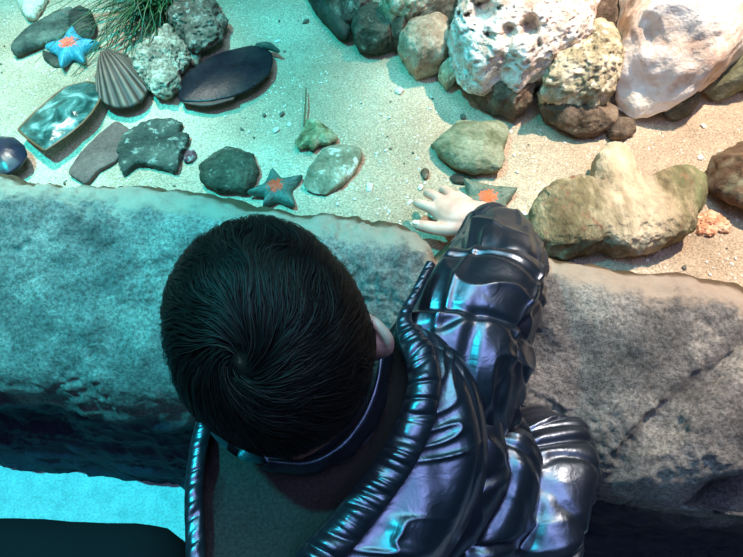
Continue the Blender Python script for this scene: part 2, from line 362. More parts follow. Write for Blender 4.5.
# gap between the two boulders of the wall
g0 = P(432, 240, .50); g1 = P(466, 335, .46)
tt = np.clip((Y - g0[1]) / (g1[1] - g0[1]), -.3, 1.3); gx = g0[0] + (g1[0] - g0[0]) * tt
Z = Z - .055 * np.exp(-((X - gx) / .028) ** 2) * top * (1 - .5 * sstep(.2, 1, tt))
# raised left shoulder, curved crease and bulge at the far right, ledge under it
Z = Z + .012 * np.exp(-((X + .75) / .25) ** 2) * top
c0, c1, c2, c3 = P(760, 335, .47), P(690, 385, .45), P(640, 440, .43), P(610, 478, .41)
cp = spline(np.array([c0, c1, c2, c3]), 60)[:, :2]
dd = np.sqrt(((V[:, :, None, :2] - cp[None, None]) ** 2).sum(-1)) if False else None
D = np.full(X.shape, 9.0); SD = np.zeros(X.shape)
for i in range(len(cp)):
    d = np.hypot(X - cp[i, 0], Y - cp[i, 1]); tg = cp[min(i + 1, 59)] - cp[max(i - 1, 0)]
    s = np.sign(tg[0] * (Y - cp[i, 1]) - tg[1] * (X - cp[i, 0])); u = d < D; D = np.where(u, d, D); SD = np.where(u, s, SD)
wob = .006 * fbm(V * 25, 3, 60)
Z = Z + top * (SD > 0) * .032 * sstep(0, .04, D + wob) * np.exp(-(D / .18) ** 2) - top * .006 * np.exp(-((D + wob * .3) / .009) ** 2) + top * (SD < 0) * .007 * np.exp(-((D - .016) / .010) ** 2)
lc = spline(np.array([P(628, 506, .40), P(655, 500, .41), P(690, 492, .42), P(743, 468, .43), P(800, 440, .44)]), 40); lo = np.argsort(lc[:, 0]); ly = np.interp(X, lc[lo, 0], lc[lo, 1]); gate = sstep(lc[lo[0], 0] - .01, lc[lo[0], 0] + .03, X) * top
Z = Z - gate * .11 * sstep(.004, -.010, Y - ly + wob * .6)
V = np.stack([X, Y, Z], -1)
Nn = nrm(np.cross(np.gradient(V, axis=0), np.gradient(V, axis=1)))
if Nn[300, 110, 2] < 0: Nn = -Nn
q = V * 6
disp = .012 * fbm(q, 3, 21) + .0045 * fbm(q * 4.5, 3, 22)
rough_ = sstep(-.1, .5, fbm(V * 9, 3, 23))
disp += (.0035 * vnoise(V * 150, 24) + .0025 * vnoise(V * 75, 25)) * (.25 + rough_)
low = 1 - sstep(.30, .37, Z)
disp += low * .02 * (1 - abs(fbm(V * np.array((5, 5, 16)), 2, 30)))
disp *= .35 + .65 * sstep(.03, .06, tq[None] + 0 * X)
V = V + Nn * disp[..., None]
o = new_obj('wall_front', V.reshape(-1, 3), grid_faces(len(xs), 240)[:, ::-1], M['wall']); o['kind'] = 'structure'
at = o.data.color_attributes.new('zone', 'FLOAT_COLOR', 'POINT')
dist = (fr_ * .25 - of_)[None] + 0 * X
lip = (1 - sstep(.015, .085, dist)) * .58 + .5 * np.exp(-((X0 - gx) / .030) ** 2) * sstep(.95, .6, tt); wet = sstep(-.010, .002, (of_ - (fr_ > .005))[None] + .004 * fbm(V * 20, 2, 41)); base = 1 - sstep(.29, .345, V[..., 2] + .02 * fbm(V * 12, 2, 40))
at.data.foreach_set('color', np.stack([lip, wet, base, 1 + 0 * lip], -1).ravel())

wallV = V.reshape(-1, 3).copy()
# hall floor
xs = np.linspace(-2.2, 2.2, 12); ys = np.linspace(-1.6, 1.9, 12); X, Y = np.meshgrid(xs, ys, indexing='ij')
o = new_obj('floor', np.stack([X, Y, 0 * X], -1).reshape(-1, 3), grid_faces(12, 12), M['floor']); o['kind'] = 'structure'
# rock face that closes the pool at the back
xs = np.linspace(-1.35, 1.35, 160); zs = np.linspace(0, 1.0, 70); X, Zg = np.meshgrid(xs, zs, indexing='ij')
V = np.stack([X, 1.72 + .12 * Zg + 0 * X, Zg], -1); V[..., 1] += .10 * fbm(V * 4, 4, 71)
o = new_obj('wall_back', V.reshape(-1, 3), grid_faces(160, 70), M['umber']); o['kind'] = 'structure'

# ------------------------------------------------------------------ rocks
def rock(name, poly, label, cat='rock', matn='pale', h=.04, zc=None, down=.5, seed=0, rough=.05, cuts=0, flat=2.2, pits=None, fine=.012, res=(56, 150), group=None, tiltz=None, pitfn=None):
    """a solid rock: plan outline from the seen contour at height zc, domed top, rounded underside"""
    rough *= 1.3; fine *= 1.7
    poly = np.asarray(poly, float); cpx = poly.mean(0)
    g = P(cpx[0], cpx[1], .455); base = float(sand_z(g[0], g[1]))
    if zc is None: zc = base + h * .35
    W = np.array([P(x, y, zc)[:2] for x, y in poly]); A = 0.0; c = np.zeros(2)
    for i in range(len(W)):
        p, q = W[i], W[(i + 1) % len(W)]; cr = p[0] * q[1] - p[1] * q[0]; A += cr; c += (p + q) * cr
    c = c / (3 * A)
    n, m_ = res; ph = np.linspace(-math.pi, math.pi, m_, endpoint=False)
    # ray/polygon distance
    R = np.zeros(m_)
    for i in range(len(W)):
        p = W[i] - c; e = W[(i + 1) % len(W)] - W[i]
        d = np.stack([np.cos(ph), np.sin(ph)], -1); den = d[:, 0] * e[1] - d[:, 1] * e[0]
        with np.errstate(all='ignore'):
            tR = (p[0] * e[1] - p[1] * e[0]) / den; s = (p[0] * d[:, 1] - p[1] * d[:, 0]) / den
        ok = (np.abs(den) > 1e-9) & (s >= -1e-6) & (s <= 1 + 1e-6) & (tR > 0)
        R = np.where(ok, np.maximum(R, np.where(ok, tR, 0)), R)
    R = np.where(R <= 0, np.median(R), R)
    kk = np.array([1, 2, 3, 2, 1]) / 9; R = np.convolve(np.r_[R[-2:], R, R[:2]], kk, 'valid')
    th = np.linspace(0.02, math.pi - .02, n)
    TH, PH = np.meshgrid(th, ph, indexing='ij'); RR = R[None] + 0 * TH
    rho = np.sin(TH); cz = np.cos(TH)
    sr = np.abs(rho) ** (2 / flat); sz_ = np.sign(cz) * np.abs(cz) ** (2 / flat)
    up = h - (zc - base); dn = (zc - base) + h * down * .3
    Zl = np.where(sz_ > 0, sz_ * up, sz_ * dn)
    V = np.stack([RR * sr * np.cos(PH), RR * sr * np.sin(PH), Zl], -1)
    if tiltz: V[..., 2] += (tiltz[0] * V[..., 0] + tiltz[1] * V[..., 1]) * (V[..., 2] > -.2 * h)
    size = float(np.median(R)); rs = np.random.default_rng(seed + 100)
    for _ in range(cuts):
        nn = rs.normal(size=3); nn[2] = abs(nn[2]) * .9 + .25; nn = nn / np.linalg.norm(nn)
        pr = V @ nn; lim = pr.max() * rs.uniform(.62, .85); ov = np.maximum(pr - lim, 0); V = V - ov[..., None] * nn * .92
    dirn = nrm(V * np.array((1, 1, size / max(h, 1e-3) * .7)))
    q = V / size + seed * 3.7
    V = V + dirn * (size * (rough * fbm(q * 1.9, 3, seed) + fine * fbm(q * 9, 3, seed + 3)))[..., None]
    if pits:
        sc, dep = pits; w = worley(q * sc, seed) ; w2 = worley(q * sc * 2.3, seed + 5)
        dpt = dep * (1 - sstep(.12, .5, w)) + dep * .5 * (1 - sstep(.12, .45, w2))
        V = V - dirn * (size * dpt)[..., None]
    if pitfn is not None: V = pitfn(V, c, zc, size)
    V[..., 2] = np.maximum(V[..., 2], base - zc - .003)
    V = np.vstack([V.reshape(-1, 3), V[0].mean(0)[None], V[-1].mean(0)[None]])
    f = tube_faces(n, m_)
    o = new_obj(name, V, [q[::-1] for q in f], M[matn]); o.location = (c[0], c[1], zc)
    return thing(o, label, cat, group)

rock('stone', [(18, -14), (48, -14), (46, 0), (42, 10), (33, 20), (25, 18), (20, 6)], 'small beige stone at the top edge of the pool, above the long green slab', matn='pale', h=.03, seed=1, rough=.08)
rock('flat_rock', [(9, 50), (20, 37), (30, 30), (45, 22), (62, 12), (74, 10), (75, 22), (70, 32), (62, 42), (45, 45), (30, 50), (15, 56)], 'long grey-green slab of rock left of the blue starfish', matn='greenslab', h=.022, seed=2, flat=3.2, rough=.06)
rock('rock', [(68, 12), (80, 7), (92, 12), (96, 25), (95, 42), (85, 47), (75, 38), (70, 25)], 'dark brown rock just behind the blue starfish', matn='dark', h=.028, seed=3, cuts=3)
rock('stone', [(42, 50), (52, 54), (63, 62), (63, 69), (54, 67), (44, 60)], 'dark stone fragment poking out under the left arm of the blue starfish', matn='dark', h=.012, seed=4)
def coral_px(): pass
rock('coral_lump', [(134, 62), (140, 50), (160, 35), (172, 28), (185, 45), (187, 60), (180, 75), (182, 85), (170, 95), (155, 97), (148, 85), (135, 75)], 'pale knobby coral lump beside the seagrass', cat='coral', matn='coral', h=.045, seed=6, rough=.08, fine=.03, pits=(9, .045), res=(90, 220))
rock('coral_rock', [(165, 8), (185, -4), (215, 0), (226, 18), (222, 38), (205, 45), (190, 54), (184, 40), (172, 25)], 'brown lumpy coral rock at the right of the seagrass clump', cat='coral', matn='brown', h=.05, seed=7, rough=.09, fine=.03, pits=(6, .05), res=(80, 200))
rock('stone', [(183, 46), (194, 44), (201, 54), (199, 66), (190, 64)], 'small brown stone between the pale coral lump and the black shell', matn='brown', h=.02, seed=8)
rock('flat_stone', [(68, 174), (80, 155), (100, 135), (117, 121), (130, 130), (126, 150), (116, 163), (98, 172), (87, 186)], 'flat smooth mauve-brown slab standing in for the shadow of the clear shell, against the left wall, below the ribbed fan shell', matn='mauve', h=.010, seed=11, flat=5, rough=.02, fine=.004)  # thin slab shaped and coloured as the clear shell's cast shadow
rock('flat_shell', [(119, 153), (121, 143), (127, 134), (144, 124), (158, 121), (171, 119), (184, 124), (180, 133), (190, 137), (187, 146), (183, 153), (180, 164), (177, 174), (167, 171), (150, 166), (136, 167), (125, 176), (120, 166)], 'dark ragged flat oyster shell mottled with white, left of the round dark stone', cat='shell', matn='ragged', h=.018, seed=12, flat=4, rough=.04, fine=.02, res=(56, 220))
rock('round_stone', [(198, 170), (208, 159), (230, 144), (241, 143), (264, 161), (261, 170), (248, 193), (234, 191), (218, 192), (201, 183)], 'rounded dark olive stone behind the teal starfish', matn='darkgreen', h=.042, seed=13, cuts=3, rough=.04)
rock('pebble', [(183, 158), (188, 151), (195, 150), (197, 156), (192, 162), (185, 163)], 'small purple and white pebble between the ragged shell and the round dark stone', cat='pebble', matn='purple', h=.012, seed=14, res=(24, 60))
rock('jagged_stone', [(293, 142), (300, 136), (304, 127), (310, 118), (322, 124), (330, 132), (338, 138), (330, 144), (320, 145), (313, 150), (307, 146), (298, 148)], 'small jagged yellow-olive stone at the foot of the twig', matn='jag', h=.028, seed=16, cuts=3, rough=.07)
rock('flat_stone', [(303, 186), (308, 172), (317, 158), (328, 147), (338, 141), (352, 145), (361, 151), (363, 158), (355, 172), (345, 183), (334, 190), (324, 193), (312, 192)], 'flat grey-tan stone with white flecks in front of the jagged stone', matn='fragment', h=.022, seed=17, flat=3.4, cuts=2, rough=.03)
rock('rock', [(429, 140), (430, 133), (436, 127), (464, 122), (485, 119), (506, 117), (508, 128), (506, 145), (502, 169), (475, 172), (454, 167), (440, 158)], 'angular grey-green rock lying alone on the sand beyond the hand', matn='green', h=.050, seed=18, cuts=5, rough=.04)
rock('pebble', [(449, 178), (455, 174), (466, 176), (472, 180), (464, 184), (453, 183)], 'small black lump standing in for a shadowed hollow between the grey-green rock and the starfish under the sleeve', cat='pebble', matn='dark', h=.009, seed=19, res=(24, 60))  # dark lump in place of a shaded hollow in the sand
rock('pebble', [(420, 172), (424, 168), (429, 170), (429, 177), (424, 180)], 'small brown pebble beyond the fingertips, left of the black lump', cat='pebble', matn='umber', h=.009, seed=20, res=(24, 60))
rock('boulder', [(526, 221), (530, 207), (538, 197), (550, 188), (565, 183), (580, 183), (590, 186), (594, 172), (595, 158), (604, 150), (614, 147), (624, 151), (630, 160), (634, 175), (640, 184), (657, 180), (666, 175), (676, 171), (692, 174), (703, 183), (700, 200), (692, 230), (680, 238), (664, 243), (645, 250), (626, 252), (604, 245), (588, 248), (573, 251), (553, 250), (536, 246), (528, 235)],
     'big mossy yellow-green boulder with a pale ridge, right of the sleeve', matn='boulder', h=.070, zc=.482, seed=22, flat=3.0, rough=.040, fine=.015, res=(90, 300))
rock('coral_rubble', [(695, 221), (700, 214), (708, 211), (718, 214), (727, 217), (731, 226), (728, 233), (718, 231), (711, 236), (703, 233), (697, 235)], 'small salmon-pink heap of coral rubble right of the mossy boulder', cat='coral', matn='pink', h=.012, seed=23, rough=.12, fine=.06, pits=(6, .08), res=(40, 120))
rock('rock', [(708, 178), (709, 166), (712, 155), (719, 149), (731, 142), (743, 134), (790, 140), (800, 190), (785, 225), (743, 205), (725, 193)], 'red-brown and green rock cut off by the right edge of the photo', matn='redgreen', h=.07, zc=.485, seed=24, cuts=4, rough=.04)

# the rock pile at the back
def holes(V, c, zc, size):
    for (px, py, z, r, dep) in ((483, 12, .60, .020, .05), (530, 27, .60, .016, .05), (508, 30, .60, .013, .025)):
        w = P(px, py, z) - np.array((c[0], c[1], zc)); vd = nrm(w + np.array((c[0], c[1], zc)) - CAM)
        rel = V - w; al = rel @ vd; pe = np.linalg.norm(rel - al[..., None] * vd, axis=-1) * (1 + .55 * fbm(V * 45, 2, 91))
        V = V + vd * (dep * np.exp(-(pe / r) ** 4) * (np.abs(al) < .08))[..., None]
    return V
rock('pitted_rock', [(448, 40), (453, 24), (458, 8), (466, -10), (480, -26), (540, -34), (580, -26), (592, 0), (590, 27), (586, 51), (572, 58), (559, 62), (532, 70), (522, 80), (510, 76), (500, 70), (486, 77), (468, 71), (454, 54)],
     'big white pitted limestone rock with dark holes, topmost at the middle of the pile', matn='whitepit', h=.17, zc=.54, down=0, seed=31, rough=.05, fine=.02, pits=(15, .034), flat=3.0, res=(130, 330), pitfn=holes)
rock('rock', [(468, 70), (500, 66), (528, 76), (536, 88), (534, 103), (518, 111), (497, 103), (478, 93)], 'brown curled ledge of rock under the white pitted rock', matn='umber', h=.075, zc=.49, seed=32, rough=.10, cuts=2)
rock('stone', [(399, 40), (404, 33), (414, 29), (438, 21), (448, 28), (452, 48), (442, 57), (430, 61), (416, 63), (405, 54)], 'rounded tan stone left of the white pitted rock', matn='tan', h=.10, zc=.51, seed=33, rough=.05)
rock('stone', [(438, 72), (443, 64), (453, 58), (459, 68), (455, 78), (447, 83)], 'small olive stone wedged below the tan stone', matn='ochre', h=.05, zc=.48, seed=34)
rock('coral_rock', [(543, 74), (552, 66), (566, 58), (578, 40), (587, 28), (598, 26), (612, 36), (620, 50), (621, 68), (616, 90), (597, 100), (575, 96), (556, 94), (543, 92)], 'ochre and green coral rock between the white pitted rock and the white boulder', cat='coral', matn='ochre', h=.13, zc=.52, seed=35, rough=.06, fine=.03, pits=(7, .05), res=(90, 220))
rock('rock', [(536, 96), (560, 90), (600, 92), (622, 96), (618, 118), (604, 130), (585, 130), (560, 121), (540, 110)], 'dark umber rock beneath the ochre coral rock', matn='umber', h=.06, zc=.48, seed=36, rough=.07, cuts=3)
rock('boulder', [(624, -10), (620, 40), (617, 81), (609, 100), (612, 117), (624, 125), (645, 118), (672, 96), (704, 80), (743, 52), (800, 20), (800, -60), (640, -60)], 'huge bright white wedge-shaped boulder at the top right of the pile', matn='white', h=.20, zc=.54, seed=37, rough=.05, cuts=3, flat=2.6, fine=.012, res=(100, 260))
rock('ribbed_rock', [(664, 106), (672, 96), (682, 88), (692, 89), (700, 98), (695, 109), (681, 115), (670, 113)], 'small round grey-green stone under the lower edge of the white boulder', matn='darkgreen', h=.045, zc=.475, seed=38, rough=.08)
rock('rock', [(698, 86), (720, 66), (743, 48), (800, 30), (800, 85), (760, 80), (743, 82), (731, 90), (712, 96)], 'pale green rock behind the white boulder at the right edge', matn='green', h=.09, zc=.50, seed=39, cuts=3)
rock('stone', [(604, 126), (616, 120), (634, 122), (636, 132), (625, 138), (611, 137)], 'low brown stone under the tip of the white boulder', matn='umber', h=.03, seed=40)
rock('rock', [(318, -16), (345, -20), (368, -12), (372, 8), (360, 15), (345, 14), (331, 6)], 'mottled tan rock at the left end of the pile, on the top edge', matn='brown', h=.11, zc=.52, seed=41, rough=.08, cuts=2)
rock('rock', [(351, 30), (353, 19), (366, 11), (384, 14), (398, 28), (396, 38), (385, 42), (368, 44), (356, 40)], 'grey-green rock low at the left end of the pile', matn='darkgreen', h=.08, zc=.50, seed=42, rough=.06, cuts=3)
rock('coral_rock', [(380, 4), (395, -6), (420, -8), (436, 0), (436, 10), (420, 14), (404, 15), (388, 14)], 'pale mottled coral rock on the top edge, left of the white pitted rock', cat='coral', matn='ochre', h=.14, zc=.54, seed=43, rough=.08, fine=.03, pits=(5, .05))
rock('stone', [(382, 16), (396, 12), (410, 15), (412, 26), (402, 34), (390, 32)], 'dark umber stone between the grey-green rock and the tan stone', matn='umber', h=.10, zc=.51, seed=44, cuts=2)
rock('rock', [(404, 30), (410, 18), (428, 8), (446, -6), (468, -12), (466, 14), (456, 28), (440, 26), (420, 32)], 'red-brown rock wedged behind the tan stone', matn='umber', h=.115, zc=.52, seed=45, rough=.06, cuts=2)
rock('rock', [(582, -6), (600, -24), (632, -24), (632, 20), (620, 42), (606, 30), (592, 22)], 'dark brown rock behind the ochre coral rock, at the top edge', matn='umber', h=.10, zc=.52, seed=46, cuts=2)
rock('rock', [(300, -18), (318, -22), (338, 2), (352, 30), (344, 40), (330, 24), (312, 4)], 'dark sloping rock at the foot of the left end of the pile', matn='dark', h=.05, zc=.485, seed=47, cuts=2)

# ------------------------------------------------------------------ shells, starfish, grass, twig
def star(name, tips, ctr, label, matn, h=.016, lift=.4, web=.52):
    g = P(*ctr, .47); base = float(sand_z(g[0], g[1])) + .001
    c = P(*ctr, base)[:2]; W = np.array([P(x, y, base + .004)[:2] - c for x, y in tips])
    a = np.arctan2(W[:, 1], W[:, 0]); o_ = np.argsort(a); W = W[o_]; a = a[o_]; r = np.hypot(W[:, 0], W[:, 1])
    n, m_ = 26, 200; ph = np.linspace(-math.pi, math.pi, m_, endpoint=False); R = np.zeros(m_)
    al = np.r_[a[-1] - 2 * math.pi, a, a[0] + 2 * math.pi]; rl = np.r_[r[-1], r, r[0]]
    for i in range(m_):
        k_ = np.searchsorted(al, ph[i]) - 1; tt = (ph[i] - al[k_]) / (al[k_ + 1] - al[k_])
        va = rl[k_] * np.array((1, 0)); lowr = web * .5 * (rl[k_] + rl[k_ + 1])
        e = abs(2 * tt - 1); re = rl[k_] if tt < .5 else rl[k_ + 1]
        R[i] = lowr + (re - lowr) * e ** 2.1
    kk = np.array([1, 2, 1]) / 4; R = np.convolve(np.r_[R[-1:], R, R[:1]], kk, 'valid')
    th = np.linspace(.02, math.pi - .02, n); TH, PH = np.meshgrid(th, ph, indexing='ij')
    rho = np.sin(TH); cz = np.cos(TH); rr = R[None] * rho
    armness = (R[None] / R.max())
    Zt = h * np.sign(cz) * np.abs(cz) ** .8 * np.where(cz > 0, 1, .25) + lift * h * (rr / R.max()) ** 4
    V = np.stack([rr * np.cos(PH), rr * np.sin(PH), Zt + h * .25], -1)
    V[..., 2] += .0012 * vnoise(V * 400, 5)
    V = np.vstack([V.reshape(-1, 3), V[0].mean(0)[None], V[-1].mean(0)[None]])
    o = new_obj(name, V, [q[::-1] for q in tube_faces(n, m_)], M[matn]); o.location = (c[0], c[1], base)
    return thing(o, label, 'starfish')
star('starfish', [(75, 30), (103, 47), (87, 68), (64, 72), (46, 50)], (73, 52), 'bright blue starfish with pink-red spots beside the seagrass', 'star_blue', h=.02)
star('starfish', [(273, 171), (304, 179), (296, 210), (263, 209), (247, 196)], (277, 193), 'teal starfish with red spots resting against the pool wall', 'star_teal', h=.018)
star('starfish', [(462, 184), (516, 194), (508, 224), (472, 226), (456, 206)], (486, 203), 'grey-green starfish with orange spots half hidden under the sleeve', 'star_olive', h=.016, lift=1.1, web=.6)

def dome_shell(name, poly, zc, h, label, matn, thick=.003, belly=.35, tilt=(0, 0)):
    """thin curved shell valve with real thickness, outline from its seen contour"""
    W = np.array([P(x, y, zc)[:2] for x, y in poly]); c = W.mean(0)
    Ws = np.vstack([W, W[:1]]); d = np.r_[0, np.cumsum(np.hypot(*np.diff(Ws, axis=0).T))]
    m_ = 120; q = np.linspace(0, d[-1], m_, endpoint=False); ring = np.stack([np.interp(q, d, Ws[:, i]) for i in (0, 1)], -1) - c
    kk = np.array([1, 2, 1]) / 4
    for _ in range(2): ring = np.stack([np.convolve(np.r_[ring[-1:, i], ring[:, i], ring[:1, i]], kk, 'valid') for i in (0, 1)], -1)
    n = 24; ts = np.linspace(.03, 1, n); top = np.stack([np.concatenate([ring * t_, np.full((m_, 1), h * (1 - t_ ** 2.4))], 1) for t_ in ts])
    bot = top[::-1].copy(); bot[..., 2] -= thick + 0 * bot[..., 2]
    V = np.vstack([top.reshape(-1, 3), bot.reshape(-1, 3), [[0, 0, h], [0, 0, h - thick]]])
    V[:, 2] += tilt[0] * V[:, 0] + tilt[1] * V[:, 1]
    o = new_obj(name, V, tube_faces(2 * n, m_), M[matn]); o.location = (c[0], c[1], zc)
    return o, ring, c
dk = [(178, 96), (180, 84), (186, 74), (196, 66), (208, 58), (222, 52), (238, 48), (252, 45), (264, 47), (272, 53), (273, 62), (270, 72), (260, 82), (246, 91), (230, 97), (212, 101), (195, 102), (180, 101)]
o, ring, c = dome_shell('pen_shell', dk, .470, .011, '', 'darkshell')
thing(o, 'large glossy black oval shell right of the pale coral lump', 'shell')
V, f = tube([(*(P(258, 46, .47)), .006), (*P(268, 46, .474), .008), (*P(278, 51, .472), .004)], 10, 10)
hb = new_obj('hinge', V - np.array(o.location), f, M['greenslab'], o)
V, f = tube([(*P(183, 101, .467), .005), (*P(205, 103, .466), .010), (*P(232, 98, .466), .006)], 14, 12, flat=.35)  # flat strip painted as the black shell's shadow on the sand
hb = new_obj('shadow_strip', V - np.array(o.location), f, M['shell_shadow'], o); hb['label'] = 'red-brown strip standing in for the shadow of the black shell'
cl = [(18, 130), (30, 117), (47, 102), (56, 94), (66, 87), (78, 84), (88, 82), (99, 84), (102, 90), (99, 102), (92, 113), (82, 124), (70, 134), (57, 143), (45, 151), (35, 144), (26, 137)]
o, ring, c = dome_shell('pen_shell', cl, .474, .012, '', 'clear')
thing(o, 'clear pearly oval shell with a thin brown rim, below the blue starfish', 'shell')
pts = np.concatenate([ring, np.zeros((120, 1)), np.full((120, 1), .0022)], 1); pts = np.vstack([pts, pts[:3]])
V, f = tube(pts, 240, 8, cap=False); new_obj('rim', V, f, M['rim'], o)
o, ring, c = dome_shell('pen_shell', [(-30, 150), (-16, 138), (0, 136), (14, 137), (24, 145), (27, 154), (22, 164), (10, 173), (-10, 178), (-28, 168)], .474, .016, '', 'blueshell')
thing(o, 'blue-black glossy shell cut off by the left edge of the photo', 'shell')
# fan shell
zc = .475; apex = P(104, 53, zc); W = [(95, 78), (97, 92), (104, 103), (118, 108), (130, 107), (140, 102), (147, 93), (143, 80), (137, 66), (127, 54)]
W = np.array([P(x, y, zc) for x, y in W]); rim = spline(W, 121); n = 40; ts = np.linspace(.03, 1, n)
rib = .5 + .5 * np.cos(np.linspace(0, 2 * math.pi * 15, 121)); mid = np.sin(np.linspace(0, math.pi, 121)) ** .7
top = np.stack([apex + (rim - apex) * t_ + np.stack([0 * rib, 0 * rib, .030 * math.sin(math.pi * (t_ ** .75)) * mid + .0035 * rib * t_], -1) for t_ in ts])
bot = top[::-1].copy(); bot[..., 2] -= .004
V = np.concatenate([top, bot]); o = new_obj('fan_shell', V.reshape(-1, 3), grid_faces(2 * n, 121)[:, ::-1], M['fan'])
at = o.data.attributes.new('rib', 'FLOAT', 'POINT'); at.data.foreach_set('value', np.tile(rib, 2 * n))
local(o, (*W.mean(0)[:2], zc)); thing(o, 'brown ribbed fan shell in front of the seagrass', 'shell')

# seagrass
g = P(170, 6, .455); root = np.array((g[0], g[1], float(sand_z(g[0], g[1]))))
ends = [(50, 20), (62, -12), (70, 72), (66, 60), (85, 30), (80, 10), (105, 85), (98, 70), (112, 62), (118, 40), (120, 12), (106, -10), (130, 60), (125, -30), (140, 70), (150, 52), (146, -20), (165, 55), (175, 40), (180, -10), (192, 30), (205, 8), (196, -20), (90, 50), (75, -4)]
parts = []
for i in range(230):
    e = ends[i % len(ends)]; j = 4 if i < len(ends) else 22
    ez = random.uniform(.46, .49); ep = P(e[0] + random.gauss(0, j), e[1] + random.gauss(0, j * .8), ez)
    if i >= 60: ep = root + (ep - root) * random.uniform(.3, .8)
    b0 = root + np.array((random.gauss(0, .026), random.gauss(0, .020), -.004))
    md = b0 * .5 + ep * .5; md[2] = random.uniform(.488, .53); md[:2] += np.random.default_rng(i).normal(size=2) * .012
    q = spline(np.array([b0, b0 * .75 + md * .25 + np.array((0, 0, .02)), md, ep]), 12)
    T, Nv, B = frames(q); side = nrm(np.cross(T, (0, 0, 1))); w = random.uniform(.0012, .0024) * np.sin(np.linspace(.6, math.pi - .12, 12))[:, None]
    V = np.stack([q - side * w, q + np.array((0, 0, .0006)), q + side * w, q - np.array((0, 0, .0004))], 1)
    parts.append((V.reshape(-1, 3), [tuple(x) for x in grid_faces(12, 4, True)]))
V, f = join(parts); o = new_obj('seagrass', V, f, M['grass']); local(o, root); thing(o, 'green clump of thin-bladed seagrass fanning out at the top left', 'plant')
V, f = tube([(*P(306, 88, .468), .0012), (*P(305.5, 104, .467), .0016), (*P(304, 126, .462), .0018)], 14, 8)
o = new_obj('twig', V, f, M['twig']); local(o, P(305, 108, .462)); thing(o, 'thin brown twig lying upright to the jagged olive stone', 'twig')

# ------------------------------------------------------------------ pebbles and shell chips, one object each
def blob(seed, fl):
    th = np.linspace(.05, math.pi - .05, 12); ph = np.linspace(0, 2 * math.pi, 20, endpoint=False); TH, PH = np.meshgrid(th, ph, indexing='ij')
    V = np.stack([np.sin(TH) * np.cos(PH), np.sin(TH) * np.sin(PH) * .72, np.cos(TH) * fl], -1); V *= (1 + .28 * fbm(V * 1.6 + seed * 9, 3, seed))[..., None]
    V = np.vstack([V.reshape(-1, 3), V[0].mean(0)[None], V[-1].mean(0)[None]]); return V, [q[::-1] for q in tube_faces(12, 20)]
def proto(name, seed, fl, matn):
    me = bpy.data.meshes.new(name); v, f = blob(seed, fl); me.from_pydata([tuple(map(float, x)) for x in v], [], f); me.update()
    me.polygons.foreach_set('use_smooth', [True] * len(me.polygons)); me.materials.append(M[matn]); return me
CH = [proto('shell_chip', s, .4, 'chip') for s in (1, 2, 3)]; GR = [proto('pebble', s, .6, 'grit') for s in (4, 5, 6)]
def put(me, px, py, r, label, cat, group=None):
    g = P(px, py, .455); z = float(sand_z(g[0], g[1])); g = P(px, py, z)
    o = bpy.data.objects.new(cat.replace(' ', '_'), me); COL.objects.link(o); o.location = (g[0], g[1], z + r * (.3 if 'chip' in me.name else .48)); o.scale = (r, r, r); o.rotation_euler = (random.uniform(-.2, .2), random.uniform(-.2, .2), random.uniform(0, 6.28))
    return thing(o, label, cat, group)
put(CH[0], 420, 188, .0065, 'white shell chip just beyond the middle fingertip', 'shell chip')
put(CH[1], 410, 203, .0048, 'pale grey-green chip left of the fingertips', 'shell chip')
put(CH[2], 700, 158, .0068, 'pale oval pebble left of the red-brown rock at the right edge', 'pebble')
put(CH[0], 703, 127, .0062, 'white oblong pebble alone in front of the white boulder', 'pebble')
put(CH[1], 370, 188, .0085, 'pale shell chip right of the flat grey-tan stone', 'shell chip')
put(CH[2], 276, 131, .0075, 'white and grey shell nearest the jagged stone, left of it', 'shell')
put(CH[0], 289, 125, .0055, 'pale cyan-lit chip just left of the twig', 'shell chip')
put(GR[0], 282, 115, .0055, 'dark round pebble left of the twig, above the white shell', 'pebble')
put(GR[1], 264, 116, .0045, 'small dark pebble in the gap below the black shell', 'pebble')
put(GR[2], 242, 130, .0042, 'small brown pebble behind the round dark stone', 'pebble')
put(CH[1], 278, 42, .0065, 'pale blue pebble above the tip of the black shell', 'pebble')
put(GR[0], 306, 23, .007, 'grey pebble in the bright patch near the dark sloping rock', 'pebble')
put(GR[1], 463, 118, .0068, 'dark green pebble touching the far side of the grey-green rock', 'pebble')
put(CH[0], 400, 92, .011, 'white broken shell bits on the sand below the tan stone', 'shell chip')
put(GR[2], 684, 268, .0045, 'dark pebble in front of the mossy boulder by the wall', 'pebble')
put(CH[2], 523, 214, .0065, 'white chip between the sleeve and the mossy boulder', 'shell chip')
g = P(445, 263, .47); c_ = wallV[wallV[:, 2] > .36]; k_ = np.argmin(np.hypot(c_[:, 0] - g[0], c_[:, 1] - g[1])); g = P(445, 263, c_[k_, 2] + .003)
v, f = blob(9, .22); v = v * .0075; v[:, 2] += .25 * np.abs(v[:, 0]); o = new_obj('leaf_scrap', v, f, rockmat('red_brown_leaf', (.12, .03, .02), (.22, .06, .035), (.3, .12, .08), 90)); o.location = tuple(g); thing(o, 'small red-brown scrap lying in the gap of the wall below the hand', 'leaf')
